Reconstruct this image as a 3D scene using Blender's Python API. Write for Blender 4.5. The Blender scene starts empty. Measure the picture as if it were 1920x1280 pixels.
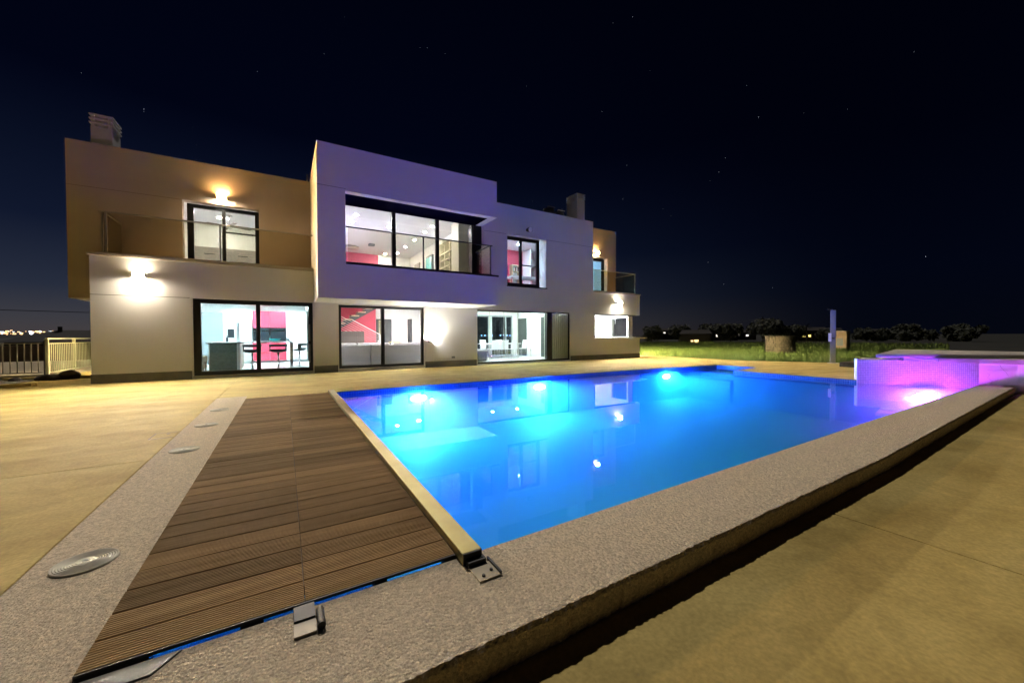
import bpy, bmesh, math, random
from mathutils import Vector, Matrix
R = random.Random(7)
scene = bpy.context.scene
col = scene.collection
rad = math.radians

# ------------------------------------------------------------------ camera
CAM_H = 1.2
YAW, PITCH, ROLL = rad(59.0546), rad(-0.8782), rad(-0.2356)
cd = bpy.data.cameras.new("camera")
cam = bpy.data.objects.new("camera", cd); col.objects.link(cam)
fw = Vector((math.cos(YAW)*math.cos(PITCH), math.sin(YAW)*math.cos(PITCH), math.sin(PITCH)))
rt = Vector((math.sin(YAW), -math.cos(YAW), 0)); up = rt.cross(fw)
r2 = rt*math.cos(ROLL)+up*math.sin(ROLL); u2 = up*math.cos(ROLL)-rt*math.sin(ROLL)
cam.matrix_world = Matrix(((r2.x, u2.x, -fw.x, 0), (r2.y, u2.y, -fw.y, 0), (r2.z, u2.z, -fw.z, CAM_H), (0, 0, 0, 1)))
cd.sensor_fit = 'HORIZONTAL'; cd.sensor_width = 36.0; cd.lens = 36.0*711.28/1920.0
cd.clip_start = 0.05; cd.clip_end = 8000
scene.camera = cam

# ------------------------------------------------------------------ sky, moon, exposure
world = bpy.data.worlds.new("World"); scene.world = world; world.use_nodes = True
nt = world.node_tree; nt.nodes.clear()
def wn(t, **k):
    n = nt.nodes.new(t)
    for a, b in k.items(): setattr(n, a, b)
    return n
tc = wn('ShaderNodeTexCoord'); sx = wn('ShaderNodeSeparateXYZ')
nt.links.new(tc.outputs['Generated'], sx.inputs[0])
def ramp(stops):
    r = wn('ShaderNodeValToRGB'); e = r.color_ramp.elements
    e[0].position, e[0].color = stops[0][0], (*stops[0][1], 1)
    e[1].position, e[1].color = stops[-1][0], (*stops[-1][1], 1)
    for p, c in stops[1:-1]:
        q = e.new(p); q.color = (*c, 1)
    return r
base = ramp([(0.0, (.0022, .0035, .009)), (.12, (.0012, .0028, .0105)), (.35, (.0004, .0010, .0060)), (1, (.0003, .0006, .0035))])
glow = ramp([(0.0, (.098, .080, .074)), (.035, (.074, .072, .082)), (.09, (.032, .041, .068)), (.2, (.008, .013, .034)), (.42, (.0004, .0012, .0060)), (1, (0, 0, 0))])
nt.links.new(sx.outputs['Z'], base.inputs[0]); nt.links.new(sx.outputs['Z'], glow.inputs[0])
dot = wn('ShaderNodeVectorMath', operation='DOT_PRODUCT'); dot.inputs[1].default_value = (-0.26, 0.966, 0)
nt.links.new(tc.outputs['Generated'], dot.inputs[0])
mr = wn('ShaderNodeMapRange', clamp=True, interpolation_type='SMOOTHSTEP'); mr.inputs[1].default_value = -0.02; mr.inputs[2].default_value = 0.95
nt.links.new(dot.outputs['Value'], mr.inputs[0])
mx = wn('ShaderNodeMix', data_type='RGBA', blend_type='ADD')
nt.links.new(mr.outputs[0], mx.inputs[0]); nt.links.new(base.outputs[0], mx.inputs[6]); nt.links.new(glow.outputs[0], mx.inputs[7])
bg = wn('ShaderNodeBackground'); bg.inputs[1].default_value = .105
nt.links.new(mx.outputs[2], bg.inputs[0])
wo = wn('ShaderNodeOutputWorld'); nt.links.new(bg.outputs[0], wo.inputs[0])

MOON_EL, MOON_AZ = 47, 84          # the moon stands behind the house
sd = bpy.data.lights.new("moon", 'SUN'); sd.energy = .245; sd.angle = rad(1.5); sd.color = (1.0, .91, .84)
moon = bpy.data.objects.new("moon", sd); col.objects.link(moon)
mdir = Vector((math.cos(rad(MOON_AZ))*math.cos(rad(MOON_EL)), math.sin(rad(MOON_AZ))*math.cos(rad(MOON_EL)), math.sin(rad(MOON_EL))))
moon.rotation_euler = (-mdir).to_track_quat('-Z', 'Y').to_euler()
moon.location = (0, 60, 60)
scene.view_settings.view_transform = 'Standard'; scene.view_settings.look = 'None'
scene.view_settings.exposure = 2.5; scene.view_settings.gamma = 1.0; scene.view_settings.use_curve_mapping = False
scene.cycles.use_denoising = True
scene.cycles.max_bounces = 10; scene.cycles.diffuse_bounces = 5; scene.cycles.transparent_max_bounces = 16
scene.cycles.sample_clamp_indirect = 6.0
scene.cycles.caustics_reflective = False; scene.cycles.caustics_refractive = False

# ------------------------------------------------------------------ materials
MATS = {}
def mat(name, color=(.5, .5, .5), rough=.6, metal=0, emit=None, strength=0, noise=None, bump=None, spec=.5, var=0.0):
    if name in MATS: return MATS[name]
    m = bpy.data.materials.new(name); m.use_nodes = True
    n = m.node_tree.nodes; l = m.node_tree.links
    b = n['Principled BSDF']
    b.inputs['Base Color'].default_value = (*color, 1); b.inputs['Roughness'].default_value = rough
    b.inputs['Metallic'].default_value = metal; b.inputs['Specular IOR Level'].default_value = spec
    if emit:
        b.inputs['Emission Color'].default_value = (*emit, 1); b.inputs['Emission Strength'].default_value = strength
    tcn = n.new('ShaderNodeTexCoord'); geo = n.new('ShaderNodeNewGeometry')
    last = None
    if noise:                                   # (scale, second colour, detail, stretch)
        sc, c2, det, st = noise
        mp = n.new('ShaderNodeMapping'); mp.inputs['Scale'].default_value = st
        l.new(geo.outputs['Position'], mp.inputs[0])
        t = n.new('ShaderNodeTexNoise'); t.inputs['Scale'].default_value = sc; t.inputs['Detail'].default_value = det
        t.inputs['Roughness'].default_value = .62
        l.new(mp.outputs[0], t.inputs['Vector'])
        r = n.new('ShaderNodeMapRange'); r.inputs[1].default_value = .32; r.inputs[2].default_value = .68
        l.new(t.outputs['Fac'], r.inputs[0])
        mi = n.new('ShaderNodeMix'); mi.data_type = 'RGBA'
        mi.inputs[6].default_value = (*color, 1); mi.inputs[7].default_value = (*c2, 1)
        l.new(r.outputs[0], mi.inputs[0]); l.new(mi.outputs[2], b.inputs['Base Color'])
        last = mi.outputs[2]
    if var:
        oi = n.new('ShaderNodeObjectInfo'); r = n.new('ShaderNodeMapRange')
        r.inputs[3].default_value = 1-var; r.inputs[4].default_value = 1+var
        l.new(oi.outputs['Random'], r.inputs[0])
        hs = n.new('ShaderNodeHueSaturation')
        l.new(r.outputs[0], hs.inputs['Value'])
        if last: l.new(last, hs.inputs['Color'])
        else: hs.inputs['Color'].default_value = (*color, 1)
        l.new(hs.outputs[0], b.inputs['Base Color'])
    if bump:                                    # (scale, strength, distance)
        t = n.new('ShaderNodeTexNoise'); t.inputs['Scale'].default_value = bump[0]; t.inputs['Detail'].default_value = 3
        l.new(geo.outputs['Position'], t.inputs['Vector'])
        bu = n.new('ShaderNodeBump'); bu.inputs['Strength'].default_value = bump[1]; bu.inputs['Distance'].default_value = bump[2]
        l.new(t.outputs['Fac'], bu.inputs['Height']); l.new(bu.outputs[0], b.inputs['Normal'])
    MATS[name] = m
    return m

def glass_mat(name, tint=(.96, .98, .98), ior=1.45, rough=0.0):
    m = bpy.data.materials.new(name); m.use_nodes = True
    n = m.node_tree.nodes; l = m.node_tree.links; n.remove(n['Principled BSDF'])
    tr = n.new('ShaderNodeBsdfTransparent'); tr.inputs[0].default_value = (*tint, 1)
    gl = n.new('ShaderNodeBsdfGlossy'); gl.inputs['Roughness'].default_value = rough
    fr = n.new('ShaderNodeFresnel'); ge = n.new('ShaderNodeNewGeometry'); mr_ = n.new('ShaderNodeMapRange')
    mr_.inputs[3].default_value = ior; mr_.inputs[4].default_value = 1/ior      # same reflectance from both sides of a thin sheet
    l.new(ge.outputs['Backfacing'], mr_.inputs[0]); l.new(mr_.outputs[0], fr.inputs[0])
    mi = n.new('ShaderNodeMixShader')
    l.new(fr.outputs[0], mi.inputs[0]); l.new(tr.outputs[0], mi.inputs[1]); l.new(gl.outputs[0], mi.inputs[2])
    l.new(mi.outputs[0], n['Material Output'].inputs[0])
    MATS[name] = m
    return m

plaster = mat('white_plaster', (.90, .90, .89), .85, noise=(.5, (.85, .85, .84), 5, (1, 1, 1)), bump=(70, .25, .004))
tan = mat('tan_plaster', (.52, .44, .37), .85, noise=(.6, (.47, .39, .32), 5, (1, 1, 1)), bump=(70, .25, .004))
skirt_m = mat('grey_skirting', (.16, .155, .15), .6, noise=(4, (.12, .115, .11), 4, (1, 1, 1)))
stone = mat('limestone_cap', (.52, .48, .42), .6)
black = mat('black_aluminium', (.008, .009, .010), .38)
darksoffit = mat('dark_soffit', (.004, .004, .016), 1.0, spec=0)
steel = mat('brushed_steel', (.60, .57, .47), .6, metal=.25)
railm = mat('rail_aluminium', (.45, .42, .36), .35, metal=.8)
glass = glass_mat('window_glass')
railglass = glass_mat('railing_glass', (.88, .86, .76))
conc = mat('polished_concrete', (.66, .52, .185), .82, noise=(.75, (.45, .33, .10), 10, (.8, 2.0, 1)), bump=(60, .25, .004), spec=.12)
def add_stains(m, amt=.32):
    n = m.node_tree.nodes; l = m.node_tree.links; b = n['Principled BSDF']; src = b.inputs['Base Color'].links[0].from_socket
    g = n.new('ShaderNodeNewGeometry'); w1 = n.new('ShaderNodeTexNoise'); w1.inputs['Scale'].default_value = 1.7; w1.inputs['Detail'].default_value = 12; w1.inputs['Roughness'].default_value = .72; w1.inputs['Distortion'].default_value = 1.6
    w2 = n.new('ShaderNodeTexNoise'); w2.inputs['Scale'].default_value = 45; w2.inputs['Detail'].default_value = 6
    l.new(g.outputs['Position'], w1.inputs['Vector']); l.new(g.outputs['Position'], w2.inputs['Vector'])
    r1 = n.new('ShaderNodeMapRange'); r1.inputs[1].default_value = .35; r1.inputs[2].default_value = .7; r1.inputs[3].default_value = 1-amt; r1.inputs[4].default_value = 1+amt*.45
    r2_ = n.new('ShaderNodeMapRange'); r2_.inputs[1].default_value = .3; r2_.inputs[2].default_value = .7; r2_.inputs[3].default_value = .86; r2_.inputs[4].default_value = 1.12
    l.new(w1.outputs['Fac'], r1.inputs[0]); l.new(w2.outputs['Fac'], r2_.inputs[0])
    mu = n.new('ShaderNodeMath'); mu.operation = 'MULTIPLY'; l.new(r1.outputs[0], mu.inputs[0]); l.new(r2_.outputs[0], mu.inputs[1])
    hs = n.new('ShaderNodeHueSaturation'); l.new(src, hs.inputs['Color']); l.new(mu.outputs[0], hs.inputs['Value']); l.new(hs.outputs[0], b.inputs['Base Color'])
add_stains(conc, .2)
coping_m = mat('rough_render_coping', (.80, .69, .51), .92, noise=(150, (.50, .42, .30), 8, (1, 1, 1)), spec=.05)
_n = coping_m.node_tree.nodes; _l = coping_m.node_tree.links
_g = _n.new('ShaderNodeNewGeometry'); _v = _n.new('ShaderNodeTexVoronoi'); _v.feature = 'SMOOTH_F1'; _v.inputs['Scale'].default_value = 85
_t = _n.new('ShaderNodeTexNoise'); _t.inputs['Scale'].default_value = 160; _t.inputs['Detail'].default_value = 4
_d = _n.new('ShaderNodeVectorMath'); _d.operation = 'MULTIPLY_ADD'; _d.inputs[1].default_value = (.012, .012, .012)
_l.new(_g.outputs['Position'], _t.inputs['Vector']); _l.new(_t.outputs['Color'], _d.inputs[0]); _l.new(_g.outputs['Position'], _d.inputs[2]); _l.new(_d.outputs[0], _v.inputs['Vector'])
_v2 = _n.new('ShaderNodeTexVoronoi'); _v2.inputs['Scale'].default_value = 85; _l.new(_d.outputs[0], _v2.inputs['Vector'])
_sx = _n.new('ShaderNodeSeparateColor'); _l.new(_v2.outputs['Color'], _sx.inputs[0]); _mr = _n.new('ShaderNodeMapRange'); _mr.inputs[3].default_value = .74; _mr.inputs[4].default_value = 1.18
_l.new(_sx.outputs[0], _mr.inputs[0]); _hs = _n.new('ShaderNodeHueSaturation'); _l.new(_n['Principled BSDF'].inputs['Base Color'].links[0].from_socket, _hs.inputs['Color']); _l.new(_mr.outputs[0], _hs.inputs['Value'])
_l.new(_hs.outputs[0], _n['Principled BSDF'].inputs['Base Color'])
_b = _n.new('ShaderNodeBump'); _b.invert = True; _b.inputs['Strength'].default_value = .85; _b.inputs['Distance'].default_value = .011
_l.new(_v.outputs['Distance'], _b.inputs['Height']); _l.new(_b.outputs[0], _n['Principled BSDF'].inputs['Normal'])
woodm = mat('ribbed_deck_wood', (.44, .30, .15), .85, noise=(2.2, (.27, .175, .08), 6, (.5, 9, 1)), var=.28, spec=.08)
brass = mat('anodised_profile', (.46, .39, .17), .42, metal=1, noise=(3, (.34, .28, .11), 5, (1, 1, 1)))
blackm = mat('black_rubber', (.010, .010, .011), .5)
beigem = mat('beige_painted_plate', (.50, .43, .28), .45)
greyplate = mat('grey_corner_plate', (.10, .10, .10), .5)
terrain_m = mat('dark_field_soil', (.011, .012, .008), .95, noise=(.2, (.010, .011, .006), 6, (1, 1, 1)))
white = mat('white_paint', (.80, .80, .80), .5)
floor_t = mat('white_floor_tiles', (.66, .67, .68), .25)
redm = mat('crimson_lacquer', (.55, .045, .09), .3)
redw = mat('crimson_wall', (.50, .07, .11), .8)
pinkw = mat('magenta_wall', (.55, .12, .20), .8)
greym = mat('grey_panel', (.20, .23, .25), .5)
fridge_m = mat('fridge_steel', (.58, .62, .64), .35, metal=.4)
darkglass = mat('dark_oven_glass', (.015, .02, .025), .12)
greenst = mat('green_granite', (.075, .10, .085), .35, noise=(14, (.13, .16, .14), 6, (1, 1, 1)))
chrome = mat('chrome', (.75, .77, .78), .15, metal=1)
bleather = mat('black_leather', (.015, .02, .024), .35)
lightwood = mat('light_oak', (.60, .42, .28), .5)
darkgrey = mat('charcoal_stringer', (.055, .06, .062), .6)
fabricw = mat('white_sofa_fabric', (.60, .60, .62), .9, bump=(120, .3, .003))
greyfab = mat('grey_pouf_fabric', (.22, .25, .23), .9)
slatw = mat('grey_driftwood', (.40, .36, .33), .6, noise=(3, (.28, .25, .23), 5, (1, 1, 12)))
greencream = mat('cream_railing_paint', (.58, .58, .40), .45)
rockm = mat('brown_rock', (.13, .10, .07), .9, noise=(6, (.07, .055, .04), 5, (1, 1, 1)), bump=(14, .6, .02))
leafm = mat('green_leaf', (.05, .11, .025), .6, var=.3)
treeleaf = mat('dark_tree_leaf', (.020, .026, .012), .8)
trunkm = mat('tree_bark', (.06, .05, .04), .9)
grassm = mat('grass_blade', (.095, .15, .024), .7)
wellstone = mat('well_stone', (.13, .105, .075), .9, noise=(5, (.08, .065, .045), 6, (1, 1, 1)), bump=(8, .8, .03))
farwall = mat('far_house_wall', (.03, .027, .025), .9)
farroof = mat('far_roof_tile', (.015, .012, .010), .9)
blackroof = mat('roof_unit_metal', (.045, .045, .045), .6)
poolwall = mat('pool_plaster', (.22, .62, .90), .6)

def emis(name, c, s):
    return mat(name, (.8, .8, .8), .5, emit=c, strength=s)
warm_lamp = emis('warm_lamp_glass', (1, .82, .52), 34)
warm_lamp2 = emis('warm_lamp_glass_small', (1, .55, .16), 80)
lamp_front = emis('warm_lamp_front', (1, .92, .77), 1550)
lamp_down = emis('warm_lamp_down', (1, .88, .68), 90)
lamp_front2 = emis('warm_lamp_front_amber', (1, .60, .18), 600)
down_w = emis('downlight_white', (1, .94, .86), 170)
down_c = emis('downlight_cool', (.72, .97, 1), 760)
down_g = emis('downlight_neutral', (.86, 1, .94), 350)
violet = emis('violet_lamp', (.60, .50, 1), 60)
pool_blue = emis('pool_lamp_blue', (.025, .094, 1.0), 4900)
pool_pink = emis('pool_lamp_pink', (1, .05, .9), 1150)
star_m = emis('star_light', (.75, .82, 1), .12)
city_o = emis('city_lamp_orange', (1, .55, .22), .55)
city_w = emis('city_lamp_white', (.85, .92, 1), .6)
warmwin = emis('lit_window', (1, .62, .25), .45)
bluewin = emis('blue_lit_window', (.45, .5, 1), .25)
bluedot = emis('blue_standin_light', (.35, .55, 1), 9)  # glow of the stand-ins for distant town lights

# water: clear, tinted, mirror-like at grazing angles
water_m = glass_mat('pool_water', (.62, .90, 1.0), 1.30)
wnn = water_m.node_tree
wt = wnn.nodes.new('ShaderNodeTexNoise'); wt.inputs['Scale'].default_value = 1.6; wt.inputs['Detail'].default_value = 1
wg = wnn.nodes.new('ShaderNodeNewGeometry'); wnn.links.new(wg.outputs['Position'], wt.inputs['Vector'])
wb = wnn.nodes.new('ShaderNodeBump'); wb.inputs['Strength'].default_value = .05; wb.inputs['Distance'].default_value = .012
wnn.links.new(wt.outputs['Fac'], wb.inputs['Height'])
for nn in wnn.nodes:
    if nn.type in ('BSDF_GLOSSY',): wnn.links.new(wb.outputs[0], nn.inputs['Normal'])

def tile_mat(name, c1, c2, grout, size, rough=.25):
    m = mat(name, c1, rough); n = m.node_tree.nodes; l = m.node_tree.links
    g = n.new('ShaderNodeNewGeometry'); s = n.new('ShaderNodeSeparateXYZ'); l.new(g.outputs['Position'], s.inputs[0])
    ad = n.new('ShaderNodeMath'); ad.operation = 'SUBTRACT'; l.new(s.outputs['X'], ad.inputs[0]); l.new(s.outputs['Y'], ad.inputs[1])
    cb = n.new('ShaderNodeCombineXYZ'); l.new(ad.outputs[0], cb.inputs[0]); l.new(s.outputs['Z'], cb.inputs[1])
    br = n.new('ShaderNodeTexBrick'); br.offset = 0; br.inputs['Scale'].default_value = 1
    br.inputs['Brick Width'].default_value = size; br.inputs['Row Height'].default_value = size; br.inputs['Mortar Size'].default_value = size*.09
    br.inputs['Color1'].default_value = (*c1, 1); br.inputs['Color2'].default_value = (*c2, 1); br.inputs['Mortar'].default_value = (*grout, 1)
    l.new(cb.outputs[0], br.inputs['Vector']); l.new(br.outputs['Color'], n['Principled BSDF'].inputs['Base Color'])
    bu = n.new('ShaderNodeBump'); bu.inputs['Strength'].default_value = .5; bu.inputs['Distance'].default_value = .004; bu.invert = True
    l.new(br.outputs['Fac'], bu.inputs['Height']); l.new(bu.outputs[0], n['Principled BSDF'].inputs['Normal'])
    return m
mosaic_blue = tile_mat('blue_mosaic', (.10, .26, .55), (.05, .15, .42), (.35, .5, .65), .05)
mosaic_white = tile_mat('pale_mosaic', (.84, .80, .80), (.70, .66, .68), (.42, .38, .42), .045)

# ------------------------------------------------------------------ mesh helpers
class MB:
    def __init__(s): s.v = []; s.f = []
    def quad(s, a, b, c, d):
        i = len(s.v); s.v += [tuple(a), tuple(b), tuple(c), tuple(d)]; s.f.append((i, i+1, i+2, i+3)); return s
    def box(s, x0, x1, y0, y1, z0, z1):
        i = len(s.v)
        s.v += [(x0, y0, z0), (x1, y0, z0), (x1, y1, z0), (x0, y1, z0), (x0, y0, z1), (x1, y0, z1), (x1, y1, z1), (x0, y1, z1)]
        for f in ((3, 2, 1, 0), (4, 5, 6, 7), (0, 1, 5, 4), (1, 2, 6, 5), (2, 3, 7, 6), (3, 0, 4, 7)): s.f.append(tuple(i+k for k in f))
        return s
    def prism(s, pts, z0, z1):
        i = len(s.v); n = len(pts)
        s.v += [(x, y, z0) for x, y in pts]+[(x, y, z1) for x, y in pts]
        s.f.append(tuple(i+k for k in range(n-1, -1, -1))); s.f.append(tuple(i+n+k for k in range(n)))
        for k in range(n): s.f.append((i+k, i+(k+1) % n, i+n+(k+1) % n, i+n+k))
        return s
    def ring(s, a, b, r0, r1, n=12, caps=True):
        a = Vector(a); b = Vector(b); d = (b-a).normalized()
        p = d.orthogonal().normalized(); q = d.cross(p); i = len(s.v)
        for c, r in ((a, r0), (b, r1)):
            for k in range(n):
                t = 2*math.pi*k/n; s.v.append(tuple(c+p*(r*math.cos(t))+q*(r*math.sin(t))))
        for k in range(n): s.f.append((i+k, i+(k+1) % n, i+n+(k+1) % n, i+n+k))
        if caps: s.f.append(tuple(i+k for k in range(n-1, -1, -1))); s.f.append(tuple(i+n+k for k in range(n)))
        return s
    def tube(s, pts, r, n=8):
        for a, b in zip(pts[:-1], pts[1:]): s.ring(a, b, r, r, n)
        return s
    def lathe(s, prof, c=(0, 0, 0), n=20):
        i = len(s.v); m = len(prof)
        for r, z in prof:
            for k in range(n):
                t = 2*math.pi*k/n; s.v.append((c[0]+r*math.cos(t), c[1]+r*math.sin(t), c[2]+z))
        for j in range(m-1):
            for k in range(n): s.f.append((i+j*n+k, i+j*n+(k+1) % n, i+(j+1)*n+(k+1) % n, i+(j+1)*n+k))
        s.f.append(tuple(i+k for k in range(n-1, -1, -1))); s.f.append(tuple(i+(m-1)*n+k for k in range(n)))
        return s
    def extrude_x(s, prof, x0, x1):
        i = len(s.v); n = len(prof)
        s.v += [(x0, y, z) for y, z in prof]+[(x1, y, z) for y, z in prof]
        for k in range(n): s.f.append((i+k, i+n+k, i+n+(k+1) % n, i+(k+1) % n))
        s.f.append(tuple(i+k for k in range(n))); s.f.append(tuple(i+n+k for k in range(n-1, -1, -1)))
        return s

def wpos(o):
    v = Vector((0, 0, 0))
    while o is not None: v += o.location; o = o.parent
    return v
def put(name, mb, m, parent=None, bevel=0, smooth=False, local=False, **props):
    """one mesh object; coordinates are in world space unless local"""
    me = bpy.data.meshes.new(name)
    vs = mb.v
    if parent is not None and not local:
        w = wpos(parent); vs = [(a-w.x, b-w.y, c-w.z) for a, b, c in vs]
    me.from_pydata(vs, [], mb.f); me.validate()
    if smooth:
        for p in me.polygons: p.use_smooth = True
    bm = bmesh.new(); bm.from_mesh(me); bmesh.ops.recalc_face_normals(bm, faces=bm.faces[:]); bm.to_mesh(me); bm.free()
    me.materials.append(m)
    o = bpy.data.objects.new(name, me); col.objects.link(o); o.parent = parent
    if bevel:
        b = o.modifiers.new('bevel', 'BEVEL'); b.width = bevel; b.segments = 2; b.limit_method = 'ANGLE'
    for k, v in props.items(): o[k] = v
    return o
def thing(name, label, cat, loc=(0, 0, 0), group=None, rotz=0):
    o = bpy.data.objects.new(name, None); col.objects.link(o); o.location = loc; o.rotation_euler = (0, 0, rotz)
    o.empty_display_size = .2
    o['label'] = label; o['category'] = cat
    if group: o['group'] = group
    return o
def tag(o, label, cat, group=None):
    o['label'] = label; o['category'] = cat
    if group: o['group'] = group
    return o
def dup(src, loc, rotz=0, label=None):
    r = src.copy(); col.objects.link(r); r.location = loc; r.rotation_euler = (0, 0, rotz)
    if label: r['label'] = label
    for ch in list(src.children):
        c = ch.copy(); col.objects.link(c); c.parent = r
        for g in list(ch.children):
            d = g.copy(); col.objects.link(d); d.parent = c
    return r
def struct(name, mb, m, bevel=0):
    return put(name, mb, m, None, bevel, kind='structure')

# ------------------------------------------------------------------ ground
Y0, Y1, YC, YG = 13.96, 15.36, 12.21, 13.50
g = MB(); B = 3500; hx0, hx1, hy0, hy1 = -1.0, 15.05, 1.6, 9.25; gz = -.22
g.box(-B, B, -B, hy0, gz-.5, gz); g.box(-B, B, hy1, B, gz-.5, gz); g.box(-B, hx0, hy0, hy1, gz-.5, gz); g.box(hx1, B, hy0, hy1, gz-.5, gz)
struct('ground', g, terrain_m)

pool_poly = [(-.65, 1.9), (14.0, 2.0), (12.95, 3.88), (12.95, 7.1), (14.95, 7.3), (14.75, 8.75), (9.0, 9.12), (-.65, 8.97)]
patio = bpy.data.objects.new('patio', None); col.objects.link(patio); patio['kind'] = 'structure'
def slab(pts, z1, z0): put('slab', MB().prism(pts, z0, z1), conc, patio, bevel=.006)
slab([(-40, 1.31), (-1.154, 1.31), (-1.154, 5.0), (-40, 5.0)], 0, -.2)
slab([(-40, 5.008), (-1.154, 5.008), (-1.154, 26), (-6.0, 26), (-6.0, 14.75), (-40, 14.0)], 0, -.2)
slab([(-1.146, 9.30), (-.66, 9.30), (-.66, 8.98), (9.0, 9.13), (14.76, 8.76), (14.96, 7.30), (12.96, 7.10), (12.96, 3.89), (14.02, 2.0), (14.12, 1.5),
      (20.6, 1.5), (20.1, 6.2), (19.6, 7.1), (18.3, 9.4), (18.1, 15.4), (17.5, 26), (-1.146, 26)], 0, -.2)
slab([(-40, -12), (3.505, -12), (3.505, 1.40), (-40, 1.40)], -.14, -.3)
slab([(3.512, -12), (16.5, -12), (16.5, 1.45), (3.512, 1.40)], -.14, -.3)

# coping: rough render with an uneven outer edge
cp = bmesh.new()
def coping_outer(x):
    return 1.305-.025*(x+1.15)/6.15 if x < 5 else 1.28+.20*(x-5)/9.1
NX = 900; xs = [-1.15+(14.08+1.15)*k/NX for k in range(NX+1)]
rows = []
ph = [R.uniform(0, 6) for _ in range(6)]
for x in xs:
    j = .002*math.sin(x*9+ph[0])+.0015*math.sin(x*23+ph[1])+R.uniform(-.005, .005)
    yo = coping_outer(x)+j; yi = 1.9+.1*(x+.65)/14.65
    rows.append([cp.verts.new(p) for p in ((x, yo+.012, -.2), (x, yo-.002+R.uniform(-.004, .004), -.085), (x, yo+R.uniform(0, .004), -.018), (x, yo+.016, -.001+R.uniform(-.002, .001)),
                 (x, yo+.3, 0), (x, yi-.012, 0), (x, yi, -.012), (x, yi, -.10))])
for a, b in zip(rows[:-1], rows[1:]):
    for k in range(7): cp.faces.new((a[k], b[k], b[k+1], a[k+1]))
me = bpy.data.meshes.new('pool_coping'); bmesh.ops.recalc_face_normals(cp, faces=cp.faces[:]); cp.to_mesh(me); cp.free(); me.materials.append(coping_m)
o = bpy.data.objects.new('pool_coping', me); col.objects.link(o); o['kind'] = 'structure'
struct('pool_coping', MB().box(-1.15, -.655, 1.9, 9.30, -.2, 0.002), coping_m, bevel=.01)

# pool basin
def shrink(pts, d):
    cx = sum(p[0] for p in pts)/len(pts); cy = sum(p[1] for p in pts)/len(pts)
    return [(cx+(x-cx)*(1+d), cy+(y-cy)*(1+d)) for x, y in pts]
basin = MB(); n = len(pool_poly)
for k in range(n):
    a, b = pool_poly[k], pool_poly[(k+1) % n]
    basin.quad((*a, -1.15), (*b, -1.15), (*b, -.22), (*a, -.22))
basin.f.append(tuple(range(len(basin.v), len(basin.v)+n))); basin.v += [(x, y, -1.15) for x, y in pool_poly]
struct('pool_basin', basin, poolwall)
band = MB()
for k in range(n):
    a, b = pool_poly[k], pool_poly[(k+1) % n]
    band.quad((*a, -.22), (*b, -.22), (*b, -.012), (*a, -.012))
struct('pool_tile_band', band, mosaic_blue)
WZ = -.08
w = MB(); w.v = [(x, y, WZ) for x, y in pool_poly]; w.f = [tuple(range(n))]
struct('pool_water', w, water_m)
vol = bpy.data.materials.new('pool_water_body'); vol.use_nodes = True
vn = vol.node_tree; vn.nodes.remove(vn.nodes['Principled BSDF'])
pv_ = vn.nodes.new('ShaderNodeVolumeScatter'); pv_.inputs['Color'].default_value = (.10, .50, .99, 1); pv_.inputs['Density'].default_value = .38; pv_.inputs['Anisotropy'].default_value = .72
ab_ = vn.nodes.new('ShaderNodeVolumeAbsorption'); ab_.inputs['Color'].default_value = (.06, .86, 1, 1); ab_.inputs['Density'].default_value = .30
ad_ = vn.nodes.new('ShaderNodeAddShader'); vn.links.new(pv_.outputs[0], ad_.inputs[0]); vn.links.new(ab_.outputs[0], ad_.inputs[1])
vn.links.new(ad_.outputs[0], vn.nodes['Material Output'].inputs['Volume'])
pin = [(-.64, 1.91), (13.97, 2.01), (12.94, 3.87), (12.94, 7.11), (14.93, 7.31), (14.74, 8.74), (9.0, 9.11), (-.64, 8.96)]
struct('pool_water_body', MB().prism(pin, -1.14, WZ-.004), vol)
# steps in the far corner
st = MB()
st.box(13.0, 14.6, 7.25, 8.7, -1.15, -.40); st.box(13.6, 14.7, 7.25, 8.7, -1.1, -.22)
struct('pool_steps', st, poolwall)
# pool lamps
def pool_lamp(x, y, z, nx, ny, m, label, tilt=0.0, prot=0.0):
    t = thing('pool_lamp', label, 'pool lamp', (x, y, z), 'underwater lamps in the pool wall')
    h_ = Vector((nx, ny, 0)).normalized(); d = (h_*math.cos(tilt)-Vector((0, 0, math.sin(tilt)))).normalized(); c = Vector((x, y, z))
    u_ = (Vector((0, 0, 1))-d*d.z).normalized()
    s_ = Vector((-h_.y, h_.x, 0))
    def oval(o0, o1, a_, b_):
        mb = MB(); N_ = 24; mb.v = [tuple(c+d*o_+s_*(a_*math.cos(2*math.pi*k/N_))+u_*(b_*math.sin(2*math.pi*k/N_))) for o_ in (o0, o1) for k in range(N_)]
        mb.f = [tuple(range(N_-1, -1, -1)), tuple(range(N_, 2*N_))]+[(k, (k+1) % N_, N_+(k+1) % N_, N_+k) for k in range(N_)]; return mb
    put('rim', oval(0, .03, .22, .085), white, t)
    put('lamp_glass', oval(.028, .04+prot, .17, .05), m, t)
pool_lamp(2.76, 9.03, -.30, 0, -1, pool_blue, 'round underwater lamp glowing near the wooden cover on the house side')
pool_lamp(6.35, 9.07, -.30, 0, -1, pool_blue, 'round underwater lamp glowing in the middle of the house side')
pool_lamp(11.86, 8.94, -.30, .06, -1, pool_blue, 'round violet underwater lamp glowing by the far pool corner')
pool_lamp(13.53, 2.77, -.32, -.873, -.487, pool_pink, 'round magenta underwater lamp glowing under the mosaic spa wall', rad(30), .03)

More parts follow.
